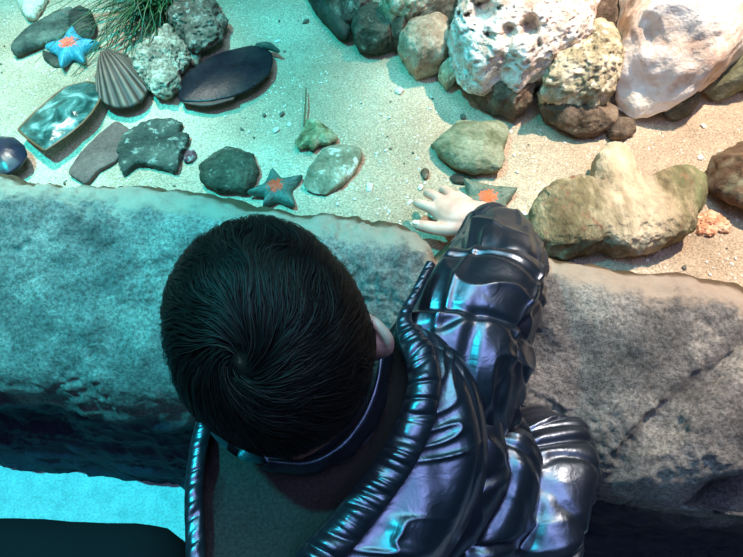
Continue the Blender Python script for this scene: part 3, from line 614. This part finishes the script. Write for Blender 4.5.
# blockers: keep scattered chips off the named rocks
def open_sand(px, py):
    w = P(px, py, .456)
    if w[1] < float(y_in(w[0])) + .012: return False
    if py < 14 or (px > 330 and py < 110 - (px < 430) * 30 and py < 60 + (px - 330) * .25): return False
    for (x0, y0, x1, y1) in ((5, 5, 230, 112), (176, 44, 276, 112), (14, 80, 104, 153), (0, 134, 30, 178), (66, 118, 132, 188), (116, 117, 194, 177), (196, 141, 267, 195), (246, 168, 306, 212), (290, 86, 340, 152), (302, 139, 365, 195), (427, 115, 510, 185), (408, 186, 545, 240), (524, 146, 706, 256), (690, 208, 735, 240), (704, 100, 743, 210), (440, 60, 743, 130)):
        if x0 <= px <= x1 and y0 <= py <= y1: return False
    return True
def scatter(meshes, n, r0, r1, label, cat, group, x0=0, x1=743):
    k = 0
    while k < n:
        px, py = random.uniform(x0, x1), random.uniform(10, 290)
        if open_sand(px, py): put(random.choice(meshes), px, py, random.uniform(r0, r1), label, cat, group); k += 1
scatter(CH, 46, .0016, .0034, 'tiny pale shell chip scattered on the open sand', 'shell chip', 'tiny shell chips on the sand')
scatter(CH, 34, .0018, .0038, 'tiny pale shell chip scattered on the open sand', 'shell chip', 'tiny shell chips on the sand', 330, 743)
scatter(GR, 34, .0014, .003, 'tiny dark pebble scattered on the open sand', 'pebble', 'tiny dark pebbles on the sand')

exec_child = True
# ------------------------------------------------------------------ the child
FACE_YAW = math.radians(25); HP = math.radians(8)
HC = P(273, 338, 1.18 - .413)                     # head centre
hf = np.array((-math.sin(FACE_YAW) * math.cos(HP), math.cos(FACE_YAW) * math.cos(HP), -math.sin(HP)))
hr = nrm(np.array((math.cos(FACE_YAW), math.sin(FACE_YAW), 0.10)))   # child's right, ear a little up
hr = nrm(hr - hf * hr.dot(hf)); hu = np.cross(hr, hf)
RX, RY, RZ = .069, .088, .090
def HL(p): p = np.asarray(p, float); return HC + p[..., 0:1] * hr + p[..., 1:2] * hf + p[..., 2:3] * hu
def head_local(n=70, m_=90):
    th = np.linspace(.01, math.pi - .01, n); ph = np.linspace(-math.pi, math.pi, m_, endpoint=False); TH, PH = np.meshgrid(th, ph, indexing='ij')
    d = np.stack([np.sin(TH) * np.cos(PH), np.sin(TH) * np.sin(PH), np.cos(TH)], -1)
    V = d * np.array((RX, RY, RZ))
    lowf = sstep(.1, -1, d[..., 2])
    V[..., 0] *= 1 - .22 * lowf; V[..., 1] *= np.where(d[..., 1] < 0, 1 - .30 * lowf, 1 - .10 * lowf)
    def bumpf(c, r, a, ax):
        c = np.array(c); g_ = np.exp(-(((V - c) / np.array(r)) ** 2).sum(-1))[..., None]; return g_ * a * np.array(ax)
    V = V + bumpf((0, .088, -.018), (.011, .02, .014), .014, (0, 1, -.2)) + bumpf((0, .085, .0), (.008, .02, .018), .005, (0, 1, 0))
    for s in (-1, 1):
        V = V + bumpf((s * .03, .08, .004), (.015, .03, .011), -.008, (0, 1, 0)) + bumpf((s * .034, .07, -.03), (.022, .03, .02), .007, (s * .4, 1, 0))
    V = V + bumpf((0, .08, -.046), (.018, .03, .006), .005, (0, 1, 0)) + bumpf((0, .08, -.0515), (.016, .03, .0022), -.003, (0, 1, 0)) + bumpf((0, .07, -.075), (.02, .03, .016), .008, (0, 1, -.3))
    return V, n, m_
parts = []
V, n, m_ = head_local(); V = np.vstack([V.reshape(-1, 3), V[0].mean(0)[None], V[-1].mean(0)[None]]); parts.append((HL(V), [q[::-1] for q in tube_faces(n, m_)]))
# ears: rim curl and bowl
for s in (1, -1):
    e0 = np.array((.0660 if s > 0 else -.056, -.024, -.022)) ; k1 = 1.0 if s > 0 else .35
    rimp = [e0 + np.array(p) * np.array((s * k1, 1, 1)) for p in ((.000, .012, .012), (.006, .004, .024), (.013, -.010, .026), (.017, -.020, .016), (.015, -.021, .002), (.009, -.013, -.012), (.003, -.002, -.024), (-.001, .006, -.018))]
    rr_ = [.0048, .0048, .0048, .0048, .0048, .0055, .0065, .005]
    parts.append(tube(np.concatenate([HL(np.array(rimp)), np.array(rr_)[:, None]], 1), 40, 12))
    bowl = [e0 + np.array(p) * np.array((s * k1, 1, 1)) for p in ((-.001, .004, .014), (.007, -.008, .010), (.007, -.009, -.004), (.001, -.002, -.018))]
    parts.append(tube(np.concatenate([HL(np.array(bowl)), np.array([.009, .0125, .0115, .007])[:, None]], 1), 20, 14))
NECK = np.array((-.055, .170, .655))
parts.append(tube([(*HL((0, -.018, -.04)), .045), (*HL((0, -.028, -.075)), .038), (*(NECK + np.array((0, .012, .0))), .036), (-.03, .155, .58, .055)], 24, 24))
# torso, arms, legs under the clothes
parts.append(tube([(-.045, .165, .59, .055), (-.01, .145, .55, .075), (.05, .115, .49, .09), (.12, .09, .40, .095), (.135, .085, .35, .085)], 30, 28))
wr = P(481, 213, .510); sh = P(440, 385, .62); el = P(494, 300, .575)
parts.append(tube([(*sh, .035), (*(sh * .5 + el * .5), .030), (*el, .027), (*P(494, 250, .54), .024), (*P(488, 222, .520), .020), (*wr, .0185)], 40, 16))
for s, ft in ((-1, (.06, .11, .035)), (1, (.215, .10, .035))):
    hp_ = np.array((.135 + s * .05, .085 + s * .02, .34)); parts.append(tube([(*hp_, .055), (*(hp_ * .5 + np.array(ft) * .5 + np.array((0, .015, 0))), .042), (*ft, .028)], 24, 18))
LSH = np.array((-.105, .145, .575)); LEL = np.array((-.112, .225, .535)); LWR = np.array((-.090, .345, .507))
parts.append(tube([(*LSH, .035), (*LEL, .028), (*(LEL * .4 + LWR * .6), .024), (*LWR, .018)], 30, 16))
# hands
def hand(palm, fingers):
    for p in palm: parts.append(tube(p, 16, 16, flat=.62))
    for f_ in fingers: parts.append(tube(f_, 22, 14))
def pz(px, py, z, r): return (*P(px, py, z), r)
hand([[(*wr, .021), pz(467, 213, .512, .025), pz(455, 213, .508, .028), pz(445, 208, .503, .024)]],
     [[pz(468, 222, .508, .014), pz(452, 228, .502, .0132), pz(438, 228.5, .499, .0108), pz(426, 226.5, .496, .0096), pz(418, 225, .493, .0084)],
      [pz(455, 214, .504, .012), pz(440, 211, .502, .0104), pz(430, 207.5, .500, .0090), pz(421.5, 204.5, .495, .0080), pz(417, 203, .488, .0072)],
      [pz(457, 208, .504, .012), pz(445, 202.5, .504, .0100), pz(437, 197.5, .502, .0086), pz(430, 194, .496, .0078), pz(427, 193, .488, .0070)],
      [pz(462, 205, .504, .0115), pz(453, 197, .502, .0094), pz(448, 192, .498, .0082), pz(444, 190, .490, .0074), pz(442, 190, .483, .0068)],
      [pz(468, 204, .503, .0105), pz(460, 198, .500, .0092), pz(456, 196, .495, .0082), pz(453, 196, .487, .0072), pz(452, 197, .482, .0066)]])
ld = nrm(LWR - LEL); ls = nrm(np.cross(ld, (0, 0, 1)))       # left hand flat on the wall top, under the head
def lp(a, s_, dz, r): return (*(LWR + ld * a + ls * s_ + np.array((0, 0, dz))), r)
hand([[lp(0, 0, 0, .017), lp(.02, 0, .002, .021), lp(.04, 0, 0, .021)]],
     [[lp(.03, k_, 0, .009), lp(.052, k_ * 1.1, -.001, .008), lp(.068, k_ * 1.15, -.005, .007), lp(.078 - abs(k_ - .004) * .4, k_ * 1.2, -.009, .006)] for k_ in (-.018, -.006, .006, .018)] +
     [[lp(.01, .016, 0, .010), lp(.026, .030, -.002, .008), lp(.040, .036, -.006, .0066)]])
V, f = join(parts); tmp = new_obj('tmp_body', V, f)
rm = tmp.modifiers.new('r', 'REMESH'); rm.mode = 'VOXEL'; rm.voxel_size = .0019; sm = tmp.modifiers.new('s', 'SMOOTH'); sm.iterations = 4; sm.factor = .5
dg = bpy.context.evaluated_depsgraph_get(); me = bpy.data.meshes.new_from_object(tmp.evaluated_get(dg)); me.name = 'body'
bpy.data.objects.remove(tmp)
child = empty('person', (.135, .10, 0)); thing(child, 'small child in a shiny navy puffer jacket leaning over the pool wall', 'person')
CO = np.array(child.location)
def cpart(name, V, f, m_, parent=None, wcap=None):
    o = new_obj(name, np.asarray(V) - CO, f, M[m_] if isinstance(m_, str) else m_, parent or child); return o
me.materials.clear(); me.materials.append(M['skin']); me.polygons.foreach_set('use_smooth', [True] * len(me.polygons))
a = np.empty(len(me.vertices) * 3); me.vertices.foreach_get('co', a); me.vertices.foreach_set('co', (a.reshape(-1, 3) - CO).ravel()); me.update()
body = bpy.data.objects.new('body', me); COL.objects.link(body); body.parent = child
# thumbnail and eyes
V, f = tube([pz(418.5, 222.8, .4995, .0052), pz(414.5, 222.0, .4975, .0046)], 8, 12, flat=.45); cpart('thumbnail', V, f, 'nail')
for s in (-1, 1):
    V, f = tube([(*HL((s * .03, .0795, .004)), .0088), (*HL((s * .03, .0800, .004)), .0088)], 4, 16); e = cpart('eye', V, f, 'eye')
    V, f = tube([(*HL((s * .03, .0845, .004)), .0048), (*HL((s * .03, .0850, .004)), .0048)], 4, 14); cpart('iris', V, f, 'iris', e)

# hair: a close cap with strands combed out from the crown whorl
WH = nrm(np.array((-.30, -.60, .74)))           # whorl direction on the head
def surf(d): 
    d = nrm(d); lowf = sstep(.1, -1, d[..., 2]); V = d * np.array((RX, RY, RZ))
    V[..., 0] *= 1 - .22 * lowf; V[..., 1] *= np.where(d[..., 1] < 0, 1 - .30 * lowf, 1 - .10 * lowf); return V
def hairline(d):                                  # > 0 where hair grows
    front = sstep(.0, .75, d[..., 1]); side = np.abs(d[..., 0])
    lim = -.58 + .95 * front + .10 * side - .30 * sstep(.15, .7, -d[..., 0])
    ear = np.exp(-(((d[..., 1] + .25) / .26) ** 2 + ((d[..., 2] + .30) / .30) ** 2)) * (d[..., 0] > .72)
    return d[..., 2] - lim - .9 * ear
n_s = 26000; d = nrm(rng.normal(size=(n_s * 3, 3))); d = d[(hairline(d) > 0.0) & (((d - WH) ** 2).sum(1) > .012 * rng.uniform(.2, 1.6, len(d)))][:n_s]; n_s = len(d)
SEG = 9; pts = []; cur = d.copy(); off0 = rng.uniform(.001, .008, n_s); ln = rng.uniform(.034, .060, n_s); jit = rng.normal(size=(n_s, 3)) * .17
clump = np.stack([fbm(d * 5, 2, 301), fbm(d * 5, 2, 302), fbm(d * 5, 2, 303)], -1)
lift = .0095 + .003 * fbm(d * 3.5, 2, 310) 
for s_ in range(SEG):
    q = s_ / (SEG - 1)
    r_ = surf(cur); nr = nrm(cur / np.array((RX, RY, RZ)))
    h_ = off0 * (1 - q * .4) + lift * np.sin(min(q * 1.3, 1) * math.pi * .5) * .75
    pts.append(r_ + nr * h_[:, None])
    rad = cur - WH; ax = np.cross(WH, cur)          # away from the whorl, with a swirl near it
    dist_ = np.linalg.norm(rad, axis=1, keepdims=True)
    clump = np.stack([fbm(cur * 4.2, 3, 301), fbm(cur * 4.2, 3, 302), fbm(cur * 4.2, 3, 303)], -1)
    dr = nrm(rad - cur * (rad * cur).sum(1, keepdims=True)) + nrm(ax) * (np.exp(-dist_ / .40) * 1.5 + .25) + jit + clump * .5
    dn_ = np.array((0, 0, -1.0)) * sstep(-.1, -.6, cur[:, 2:3]) * .3
    dr = dr + dn_; dr = dr - cur * (dr * cur).sum(1, keepdims=True)
    cur = nrm(cur + nrm(dr) * (ln / (SEG - 1) / .085)[:, None])
pts = np.array(pts).transpose(1, 0, 2)              # strand, seg, xyz
tan = nrm(np.gradient(pts, axis=1)); rad_ = nrm(pts); side = nrm(np.cross(tan, rad_))
wd = (rng.uniform(.0002, .00045, n_s)[:, None] * np.array([.8, 1, 1, 1, 1, .95, .8, .6, .22])[None])[..., None]
roll = rng.normal(size=n_s)[:, None, None] * .35
sd = nrm(side + rad_ * roll)
V = np.stack([pts - sd * wd, pts + rad_ * wd * .5, pts + sd * wd], 2).reshape(-1, 3)
bi = (np.arange(n_s) * SEG * 3)[:, None, None]; s_i = (np.arange(SEG - 1) * 3)[None, :, None]
q1 = np.array((0, 1, 4, 3))[None, None]; q2 = np.array((1, 2, 5, 4))[None, None]
Fh = np.concatenate([(bi + s_i + q1).reshape(-1, 4), (bi + s_i + q2).reshape(-1, 4)])
# cap
th = np.linspace(.01, math.pi - .01, 60); ph = np.linspace(-math.pi, math.pi, 80, endpoint=False); TH, PH = np.meshgrid(th, ph, indexing='ij')
dc = np.stack([np.sin(TH) * np.cos(PH), np.sin(TH) * np.sin(PH), np.cos(TH)], -1); hl = hairline(dc)
Vc = surf(dc) + nrm(dc) * (.0045 * sstep(-.03, .10, hl) - .004)[..., None]
keep = hl.reshape(-1) > -.05; fc = [tuple(x) for x in grid_faces(60, 80, True)[:, ::-1] if keep[x].all()]
no = len(V); V = np.vstack([V, Vc.reshape(-1, 3)])
allf = [tuple(x) for x in Fh] + [tuple(int(y) + no for y in x) for x in fc]
hair = cpart('hair', HL(V), allf, 'hair')
at = hair.data.attributes.new('strand', 'FLOAT', 'POINT')
sv = np.repeat(np.clip(.35 + .25 * rng.normal(size=n_s) + .35 * clump[:, 0], 0, .86), SEG * 3); at.data.foreach_set('value', np.r_[sv, np.exp(-((dc - WH) ** 2).sum(-1) / .012).ravel()])

# ---- jacket
def ridge(x, k=0, sharp=1.6):
    return (1 - np.abs(vnoise(x, k))) ** sharp
def billow(x, k=0, p=.75):
    return np.abs(vnoise(x, k) * 1.6) ** p
def crease(x, k=0, w=.12):
    return np.exp(-(vnoise(x, k) / w) ** 2)
def seam(v, rows, w):           # 1 at a seam row, 0 away from it
    r = 0
    for a_ in rows: r = np.maximum(r, np.exp(-((v - a_) / w) ** 2))
    return r
Av = nrm(np.array((.88, .45, .15)))
ctr = np.array([(-.058, .180, .622), (-.050, .170, .604), (-.030, .155, .574), (.020, .125, .545), (.080, .103, .470), (.138, .094, .424), (.146, .090, .412)])
ww = np.array([.05, .095, .132, .148, .162, .186, .180]); dp = np.array([.045, .068, .088, .105, .115, .118, .106])
q = spline(np.concatenate([ctr, ww[:, None], dp[:, None]], 1), 260); C_ = q[:, :3]; ax = nrm(ctr[5] - ctr[1])
Ap = nrm(Av - ax * Av.dot(ax)); Bp = -np.cross(Ap, ax); Bp = Bp if Bp[2] > 0 else -Bp
nu = 420; u = np.linspace(0, 2 * math.pi, nu, endpoint=False); v = np.linspace(0, 1, 260)
U, Vv = np.meshgrid(u, v); cu, su = np.cos(U), np.sin(U); e = .85 + .45 * sstep(.5, .95, Vv)
V = C_[:, None] + Ap * (q[:, 3:4] * np.sign(cu) * np.abs(cu) ** e * np.where(cu < 0, 1 - .30 * np.abs(cu) * (1 - sstep(.55, .8, Vv)), 1))[..., None] + Bp * (q[:, 4:5] * np.sign(su) * np.abs(su) ** e)[..., None]
Nn = nrm(Ap * (cu / q[:, 3:4])[..., None] + Bp * (su / q[:, 4:5])[..., None] - ax * .12)
rows = [.27, .50, .73, .96]
vw_ = Vv + .020 * np.sin(U * 3 + 1) + .012 * fbm(np.stack([U * 2.2, Vv * 3, 0 * U], -1), 2, 401)
sr_ = seam(vw_, rows, .018); sw = seam(vw_, rows, .060)
su_ = np.maximum(np.exp(-((U - .22 - .35 * (Vv - .6)) / .045) ** 2), np.exp(-((U - 1.95) / .04) ** 2) * 0)     # side seam
gath = vnoise(np.stack([U * 11 + .5 * Vv, Vv * 2.5, 0 * U], -1), 402)
soft = fbm(np.stack([U * 1.6, Vv * 3, 0 * U + 2], -1), 2, 405)
c1_ = crease(np.stack([U * 1.7 + Vv * 4.2, Vv * 1.3 - U * .4, 0 * U + 3], -1), 403, .13)
c2_ = crease(np.stack([U * 3.0 - Vv * 3.5, Vv * 2.0, 0 * U + 7], -1), 404, .16)
disp = .011 * (1 - sw) ** .8 - .005 * sr_ + .0022 * gath * sw * (1 - .7 * sr_) + .007 * soft - .006 * c1_ - .0035 * c2_ - .008 * su_ + 0.0042 * ridge(np.stack([U * 4.5 + Vv * 7.0, Vv * 2.2, 0 * U + 5], -1), 421, 4) * sstep(-.5, .4, vnoise(np.stack([U * 2, Vv * 4, 0 * U + 1], -1), 431)) * (.5 + .5 * sw) + .0045 * ridge(np.stack([U * 3.5 - Vv * 3, Vv * 1.8, 0 * U + 9], -1), 422, 5)
disp *= sstep(0, .15, Vv)
V = V + Nn * disp[..., None]
Vt = np.vstack([V.reshape(-1, 3), C_[:1], C_[-1:]])
jacket = cpart('jacket', Vt, [q_[::-1] for q_ in tube_faces(260, nu)], 'nylon')
def check_out(o):   # make normals point outward
    import bmesh
    bm = bmesh.new(); bm.from_mesh(o.data); bmesh.ops.recalc_face_normals(bm, faces=bm.faces); bm.to_mesh(o.data); bm.free()
check_out(jacket)

def sleeve(pts, seamrows, seed, nv=300, nu=200):
    q = spline(np.array(pts), nv); path = q[:, :3]; r = q[:, 3]; T, Nf, Bf = frames(path)
    u = np.linspace(0, 2 * math.pi, nu, endpoint=False); v = np.linspace(0, 1, nv); U, Vv = np.meshgrid(u, v)
    cu = np.cos(U) ; su = np.sin(U); rad = Nf[:, None] * cu[..., None] + Bf[:, None] * su[..., None]
    vw = Vv + .03 * np.sin(U + seed) ; cyl = np.stack([cu * 1.3, su * 1.3, Vv * 5], -1)
    sr = seam(vw, seamrows, .012); sw = seam(vw, seamrows, .05)
    soft = fbm(np.stack([cu * .9, su * .9, Vv * 4], -1) + seed, 2, seed)
    c1 = crease(np.stack([cu * .55, su * .55, Vv * 4.2 + .5 * su], -1) + seed, seed + 1, .10)
    c2 = crease(np.stack([cu * 1.0, su * 1.0, Vv * 4.5 - .8 * cu], -1) + seed + 3, seed + 2, .12)
    gat = vnoise(np.stack([cu * 3.5, su * 3.5, Vv * 4], -1), seed + 3)
    endv = sstep(1.0, .93, Vv)
    rws = np.array([-.05] + list(seamrows) + [1.06]); k_ = np.clip(np.searchsorted(rws, vw) - 1, 0, len(rws) - 2); pf = np.clip((vw - rws[k_]) / (rws[k_ + 1] - rws[k_]), 0, 1)
    saw = (pf ** 1.3) * sstep(1.0, .93, pf) * (.6 + .8 * sstep(-.4, .4, vnoise(np.stack([cu * 1.2, su * 1.2, k_ * 3.1], -1), seed + 8)))
    wr = ridge(np.stack([cu * 2.4 + 1.2 * Vv, su * 2.4, Vv * 1.6 + .5 * cu], -1) + seed, seed + 9, 4)
    wr2 = ridge(np.stack([cu * 1.1 + 2 * Vv, su * 1.1, Vv * 7], -1) + seed + 4, seed + 12, 6)
    d = .003 * (1 - sw) + .0085 * saw + .006 * wr * sstep(.95, .6, Vv) + .004 * wr2 - .002 * sr + .003 * gat * sw + .008 * soft - .0045 * c1 - .003 * c2
    V = path[:, None] + rad * (r[:, None] + d * (.25 + .75 * endv))[..., None]
    # cuff turned back inside
    inn = V[-1] * .0 + path[-1] + rad[-1] * (r[-1] * .62) - T[-1] * .012; inn2 = path[-1] + rad[-1] * (r[-1] * .5) - T[-1] * .05
    rim1 = path[-1] + rad[-1] * (r[-1] * .86) + T[-1] * .004
    V = np.concatenate([V, rim1[None], inn[None], inn2[None]])
    return V, nv + 3, nu
sl = [(*P(462, 415, .585), .050), (*P(458, 378, .625), .058), (*P(470, 330, .635), .058), (*P(489, 292, .618), .056), (*P(495, 266, .590), .054), (*P(497, 250, .555), .053), (*P(494, 243, .522), .050)]
V, n, m_ = sleeve(sl, [.28, .52, .74], 11)
o = cpart('sleeve', np.vstack([V.reshape(-1, 3), V[0].mean(0)[None], V[-1].mean(0)[None]]), tube_faces(n, m_), 'nylon', jacket); check_out(o)
sl = [(*(LSH + np.array((.03, -.02, -.03))), .045), (*LSH, .050), (*LEL, .048), (*(LEL * .4 + LWR * .6), .046), (*(LEL * .1 + LWR * .9), .038)]
V, n, m_ = sleeve(sl, [.35, .7], 23, 160, 120)
o = cpart('sleeve', np.vstack([V.reshape(-1, 3), V[0].mean(0)[None], V[-1].mean(0)[None]]), tube_faces(n, m_), 'nylon', jacket); check_out(o)

# collar standing round the nape
cb = np.array([P(391, 350, .690), P(386, 388, .684), P(371, 428, .676), P(347, 457, .670), P(312, 472, .666), P(265, 470, .664)])
ct = np.array([P(384, 345, .715), P(378, 386, .708), P(362, 423, .700), P(339, 449, .693), P(308, 463, .687), P(268, 461, .683)])
n = 120; b_ = spline(cb, n); t_ = spline(ct, n); ts = np.linspace(0, 1, 16)
out = nrm((b_ - t_) * np.array((1, 1, 0)) + np.array((1e-6, 0, 0)))
wr_ = .003 * fbm(np.stack([np.linspace(0, 14, n), np.zeros(n), np.zeros(n)], -1), 2, 55)
A_ = np.stack([b_ + (t_ - b_) * x + out * (.006 * math.sin(math.pi * x) + wr_[:, None] * math.sin(math.pi * x)) for x in ts] + [b_ + (t_ - b_) * x - out * .006 * (1 if x < 1 else .5) for x in ts[::-1]])
o = cpart('collar', A_.reshape(-1, 3), grid_faces(32, n), 'nylon', jacket); check_out(o)

# hood lying open on the back
op = [(427, 264, .700), (413, 292, .703), (398, 325, .708), (404, 348, .712), (411, 375, .714), (406, 408, .712), (393, 440, .708), (370, 475, .702), (338, 515, .700), (302, 556, .698), (270, 610, .690), (232, 622, .684), (208, 580, .680), (203, 530, .678), (202, 485, .676), (206, 450, .676), (211, 425, .676)]
op = np.array([P(*p) for p in op]); n = 520; oc = spline(op, n); s01 = np.linspace(0, 1, n)
inn = [(388, 330, .69), (384, 345, .688), (386, 355, .685), (384, 370, .68), (380, 395, .672), (370, 420, .665), (356, 442, .660), (338, 462, .655), (315, 474, .660), (285, 480, .660), (258, 478, .662), (238, 470, .664), (222, 455, .666), (212, 442, .668), (206, 430, .668), (204, 420, .67), (204, 412, .67)]
ic = spline(np.array([P(*p) for p in inn]), n)
ts = np.linspace(0, 1, 40); ln_ = []
wide = np.linalg.norm(oc - ic, axis=1)[:, None]
for x in ts:
    sag = -np.minimum(wide * .20, .014) * math.sin(math.pi * x) ** .8; wv = .0022 * fbm(np.stack([s01 * 9, 0 * s01 + x * 2.5, 0 * s01], -1), 2, 77)[:, None]
    ln_.append(oc + (ic - oc) * x * 1.12 + np.array((0, 0, 1.0)) * (sag + wv * math.sin(math.pi * x)))
ln_ += [a_ - np.array((0, 0, .004)) for a_ in ln_[::-1]]
o = cpart('hood_lining', np.array(ln_).reshape(-1, 3), grid_faces(80, n), 'fleece', jacket); check_out(o); o['label'] = 'charcoal fleece hood lining'
# gathered elastic edge
T, _, _ = frames(oc); outw = nrm(np.cross(T, (0, 0, 1)))
cen = op.mean(0); 
if ((oc + outw * .01 - cen)[200:300] ** 2).sum() < ((oc - cen)[200:300] ** 2).sum(): outw = -outw
wband = .0098 * sstep(.10, .22, s01) * (1 - .75 * sstep(.62, .75, s01)) + .0052; m_ = 36; u = np.linspace(0, 2 * math.pi, m_, endpoint=False)
upv = nrm(np.array((0, -.1, 1.0))); SS, U = np.meshgrid(s01, u, indexing='ij')
g_ = .6 * billow(np.stack([SS * 40 + .5 * np.cos(U), np.cos(U) * .5, 0 * U], -1), 501, .7) + .5 * billow(np.stack([SS * 85 + .5 * np.cos(U), np.cos(U) * .4, 0 * U], -1), 502, .8)
rx_ = wband[:, None]; rz_ = wband[:, None] * .48 + .001
V = oc[:, None] + np.array((0, 0, .004)) + outw[:, None] * (rx_ * (.75 + np.cos(U)))[..., None] + upv * (rz_ * np.sin(U) + (g_ - .5) * .0042 * (rx_ / .0125) * (.25 + .75 * np.abs(np.sin(U))))[..., None]
Vt = np.vstack([V.reshape(-1, 3), oc[:1], oc[-1:]]); o = cpart('elastic_edge', Vt, tube_faces(n, m_), 'nylon', jacket); check_out(o)
# outer shell of the hood, puffed, running from the elastic down on to the back
oo = oc + outw * (wband * 1.6)[:, None] - np.array((0, 0, .002))
reach = (.014 + .050 * sstep(.12, .34, s01) - .060 * sstep(.60, .72, s01))[:, None]
bot = oo + outw * reach - np.array((0, 0, 1)) * (.012 + .055 * sstep(.10, .3, s01))[:, None]
kp = (s01 > .13) & (s01 < .66); oo, bot, reach, outw, s01 = oo[kp], bot[kp], reach[kp], outw[kp], s01[kp]; n = len(s01)
nt_ = 70; ts = np.linspace(0, 1, nt_); G = np.stack(np.meshgrid(ts, s01, indexing='ij'), -1); Tt, SS = G[..., 0], G[..., 1]
base_ = oo[None] + (bot - oo)[None] * Tt[..., None]
gt = 1.5 * ridge(np.stack([SS * 48 + Tt * 5, Tt * 2.4, 0 * SS], -1), 511, 3) * (.3 + .9 * sstep(-.4, .5, vnoise(np.stack([SS * 15, Tt * 1.5, 0 * SS], -1), 514))) * np.exp(-Tt / .35) + .9 * billow(np.stack([SS * 13 - Tt * 2, Tt * 1.2, 0 * SS + 2], -1), 512, .7)
dirn = nrm(outw[None] * .6 + np.array((0, 0, 1.0)))
V = base_ + dirn * ((.024 * np.sin(math.pi * Tt ** 1.15) ** 1.2 + .007 * (gt - .4) * np.sin(math.pi * np.clip(Tt * .95 + .03, 0, 1))) * (reach.T / .06))[..., None]
Vb = V[::-1] - np.array((0, 0, .004)); V = np.concatenate([V, Vb]); o = cpart('hood_shell', V.reshape(-1, 3), grid_faces(2 * nt_, n), 'nylon', jacket); check_out(o)

# trousers, shoes, knit hem
tp = []
for s, ft in ((-1, (.06, .11, .05)), (1, (.215, .10, .05))):
    hp_ = np.array((.135 + s * .05, .085 + s * .02, .36)); tp.append(tube([(*hp_, .070), (*(hp_ * .5 + np.array(ft) * .5 + np.array((0, .015, 0))), .058), (*ft, .046)], 30, 24))
    sp_ = [(ft[0], ft[1] - .02, .038, .035), (ft[0], ft[1] + .03, .036, .034), (ft[0], ft[1] + .075, .030, .029)]
    vv, ff = tube(sp_, 18, 18); vv[:, 2] = np.maximum(vv[:, 2], .002); o = cpart('shoe', vv, ff, 'shoe')
V, f = join(tp); cpart('trousers', V, f, 'trousers')
he = C_[-1]; uu = np.linspace(0, 2 * math.pi, 100, endpoint=False); ring = [he - ax * k_ * -1 * 0 + ax * k_ + Ap * (.138 * np.cos(uu))[:, None] * s_ + Bp * (.088 * np.sin(uu))[:, None] * s_ for k_, s_ in ((-.02, .9), (.0, .93), (.014, .93), (.016, .9), (.0, .86), (-.02, .84))]
V = np.array(ring); o = cpart('knit_hem', V.reshape(-1, 3), grid_faces(6, 100, True), 'yellow', jacket); o['label'] = 'yellow knitted hem'; check_out(o)

# ------------------------------------------------------------------ second person: a black-trousered leg at the lower left
ad_ = empty('person', (-.30, -.02, 0)); thing(ad_, 'person at the lower left, only a bent knee in black trousers showing', 'person')
AO = np.array(ad_.location)
kn = P(142, 584, .44)
V1 = tube([(-.85, .00, .45, .095), (-.60, .02, .45, .085), (-.42, .035, .448, .075), (*kn, .064)], 40, 28)
V2 = tube([(*kn, .060), (kn[0] - .01, kn[1] - .03, .28, .060), (kn[0] - .02, kn[1] - .06, .09, .05)], 30, 24)
V, f = join([V1, V2]); V = V + nrm(V - V.mean(0)) * (.004 * fbm(V * 14, 3, 88))[:, None]
new_obj('trousers', V - AO, f, M['black'], ad_)
V, f = tube([(kn[0] - .02, kn[1] - .10, .045, .04), (kn[0] - .02, kn[1] - .03, .045, .042), (kn[0] - .015, kn[1] + .06, .036, .036)], 20, 20); V[:, 2] = np.maximum(V[:, 2], .002)
new_obj('shoe', V - AO, f, M['shoe'], ad_)

# ------------------------------------------------------------------ light
def spot(name, loc, tgt, color, power, size, blend, rad):
    l = bpy.data.lights.new(name, 'SPOT'); l.color = color; l.energy = power; l.spot_size = math.radians(size); l.spot_blend = blend; l.shadow_soft_size = rad
    o = bpy.data.objects.new(name, l); COL.objects.link(o); o.location = loc; o.rotation_euler = (Vector(tgt) - Vector(loc)).to_track_quat('-Z', 'Y').to_euler(); return o
def area(name, loc, tgt, color, power, sx, sy):
    l = bpy.data.lights.new(name, 'AREA'); l.shape = 'RECTANGLE'; l.size = sx; l.size_y = sy; l.color = color; l.energy = power
    o = bpy.data.objects.new(name, l); COL.objects.link(o); o.location = loc; o.rotation_euler = (Vector(tgt) - Vector(loc)).to_track_quat('-Z', 'Y').to_euler(); return o
spot('warm_spotlight', (.92, 1.28, 2.65), (.66, .72, .46), (1, .81, .64), 590, 42, 1, .025)
spot('white_spotlight', (-.75, 1.60, 2.5), (-.62, .84, .46), (1, .95, .85), 290, 25, 1, .03)
spot('cyan_spotlight', (-.78, .52, 2.6), (-.56, .62, .35), (.02, .88, 1), 440, 53, 1, .05)
area('teal_fill_light', (.05, 1.05, 2.8), (.2, .3, .5), (.40, .9, 1), 22, .9, .9)  # unseen area light, added for teal jacket highlights and general fill
area('violet_fill_light', (.45, .10, 2.8), (.2, .2, .6), (.48, .52, 1), 17, .8, .8)  # added out of view to give the nylon its violet sheen
area('blue_fill_light', (-.30, -.55, 2.8), (0, .2, .6), (.30, .55, 1), 8, .7, .7)  # extra unseen light, put in for bluish streaks on the jacket
w = bpy.data.worlds.new('dark_hall'); S.world = w; w.use_nodes = True; w.node_tree.nodes['Background'].inputs[0].default_value = (.012, .018, .045, 1); w.node_tree.nodes['Background'].inputs[1].default_value = .5

cd = bpy.data.cameras.new('camera'); co_ = bpy.data.objects.new('camera', cd); COL.objects.link(co_)
cd.sensor_fit = 'HORIZONTAL'; cd.sensor_width = 36; cd.lens = 36 * F / 743; cd.clip_start = .01
co_.location = tuple(CAM); co_.rotation_euler = (math.pi / 2 - PITCH, 0, 0); S.camera = co_
vs = S.view_settings; vs.view_transform = 'Standard'; vs.look = 'None'; vs.gamma = 1; vs.exposure = 0; vs.use_curve_mapping = False
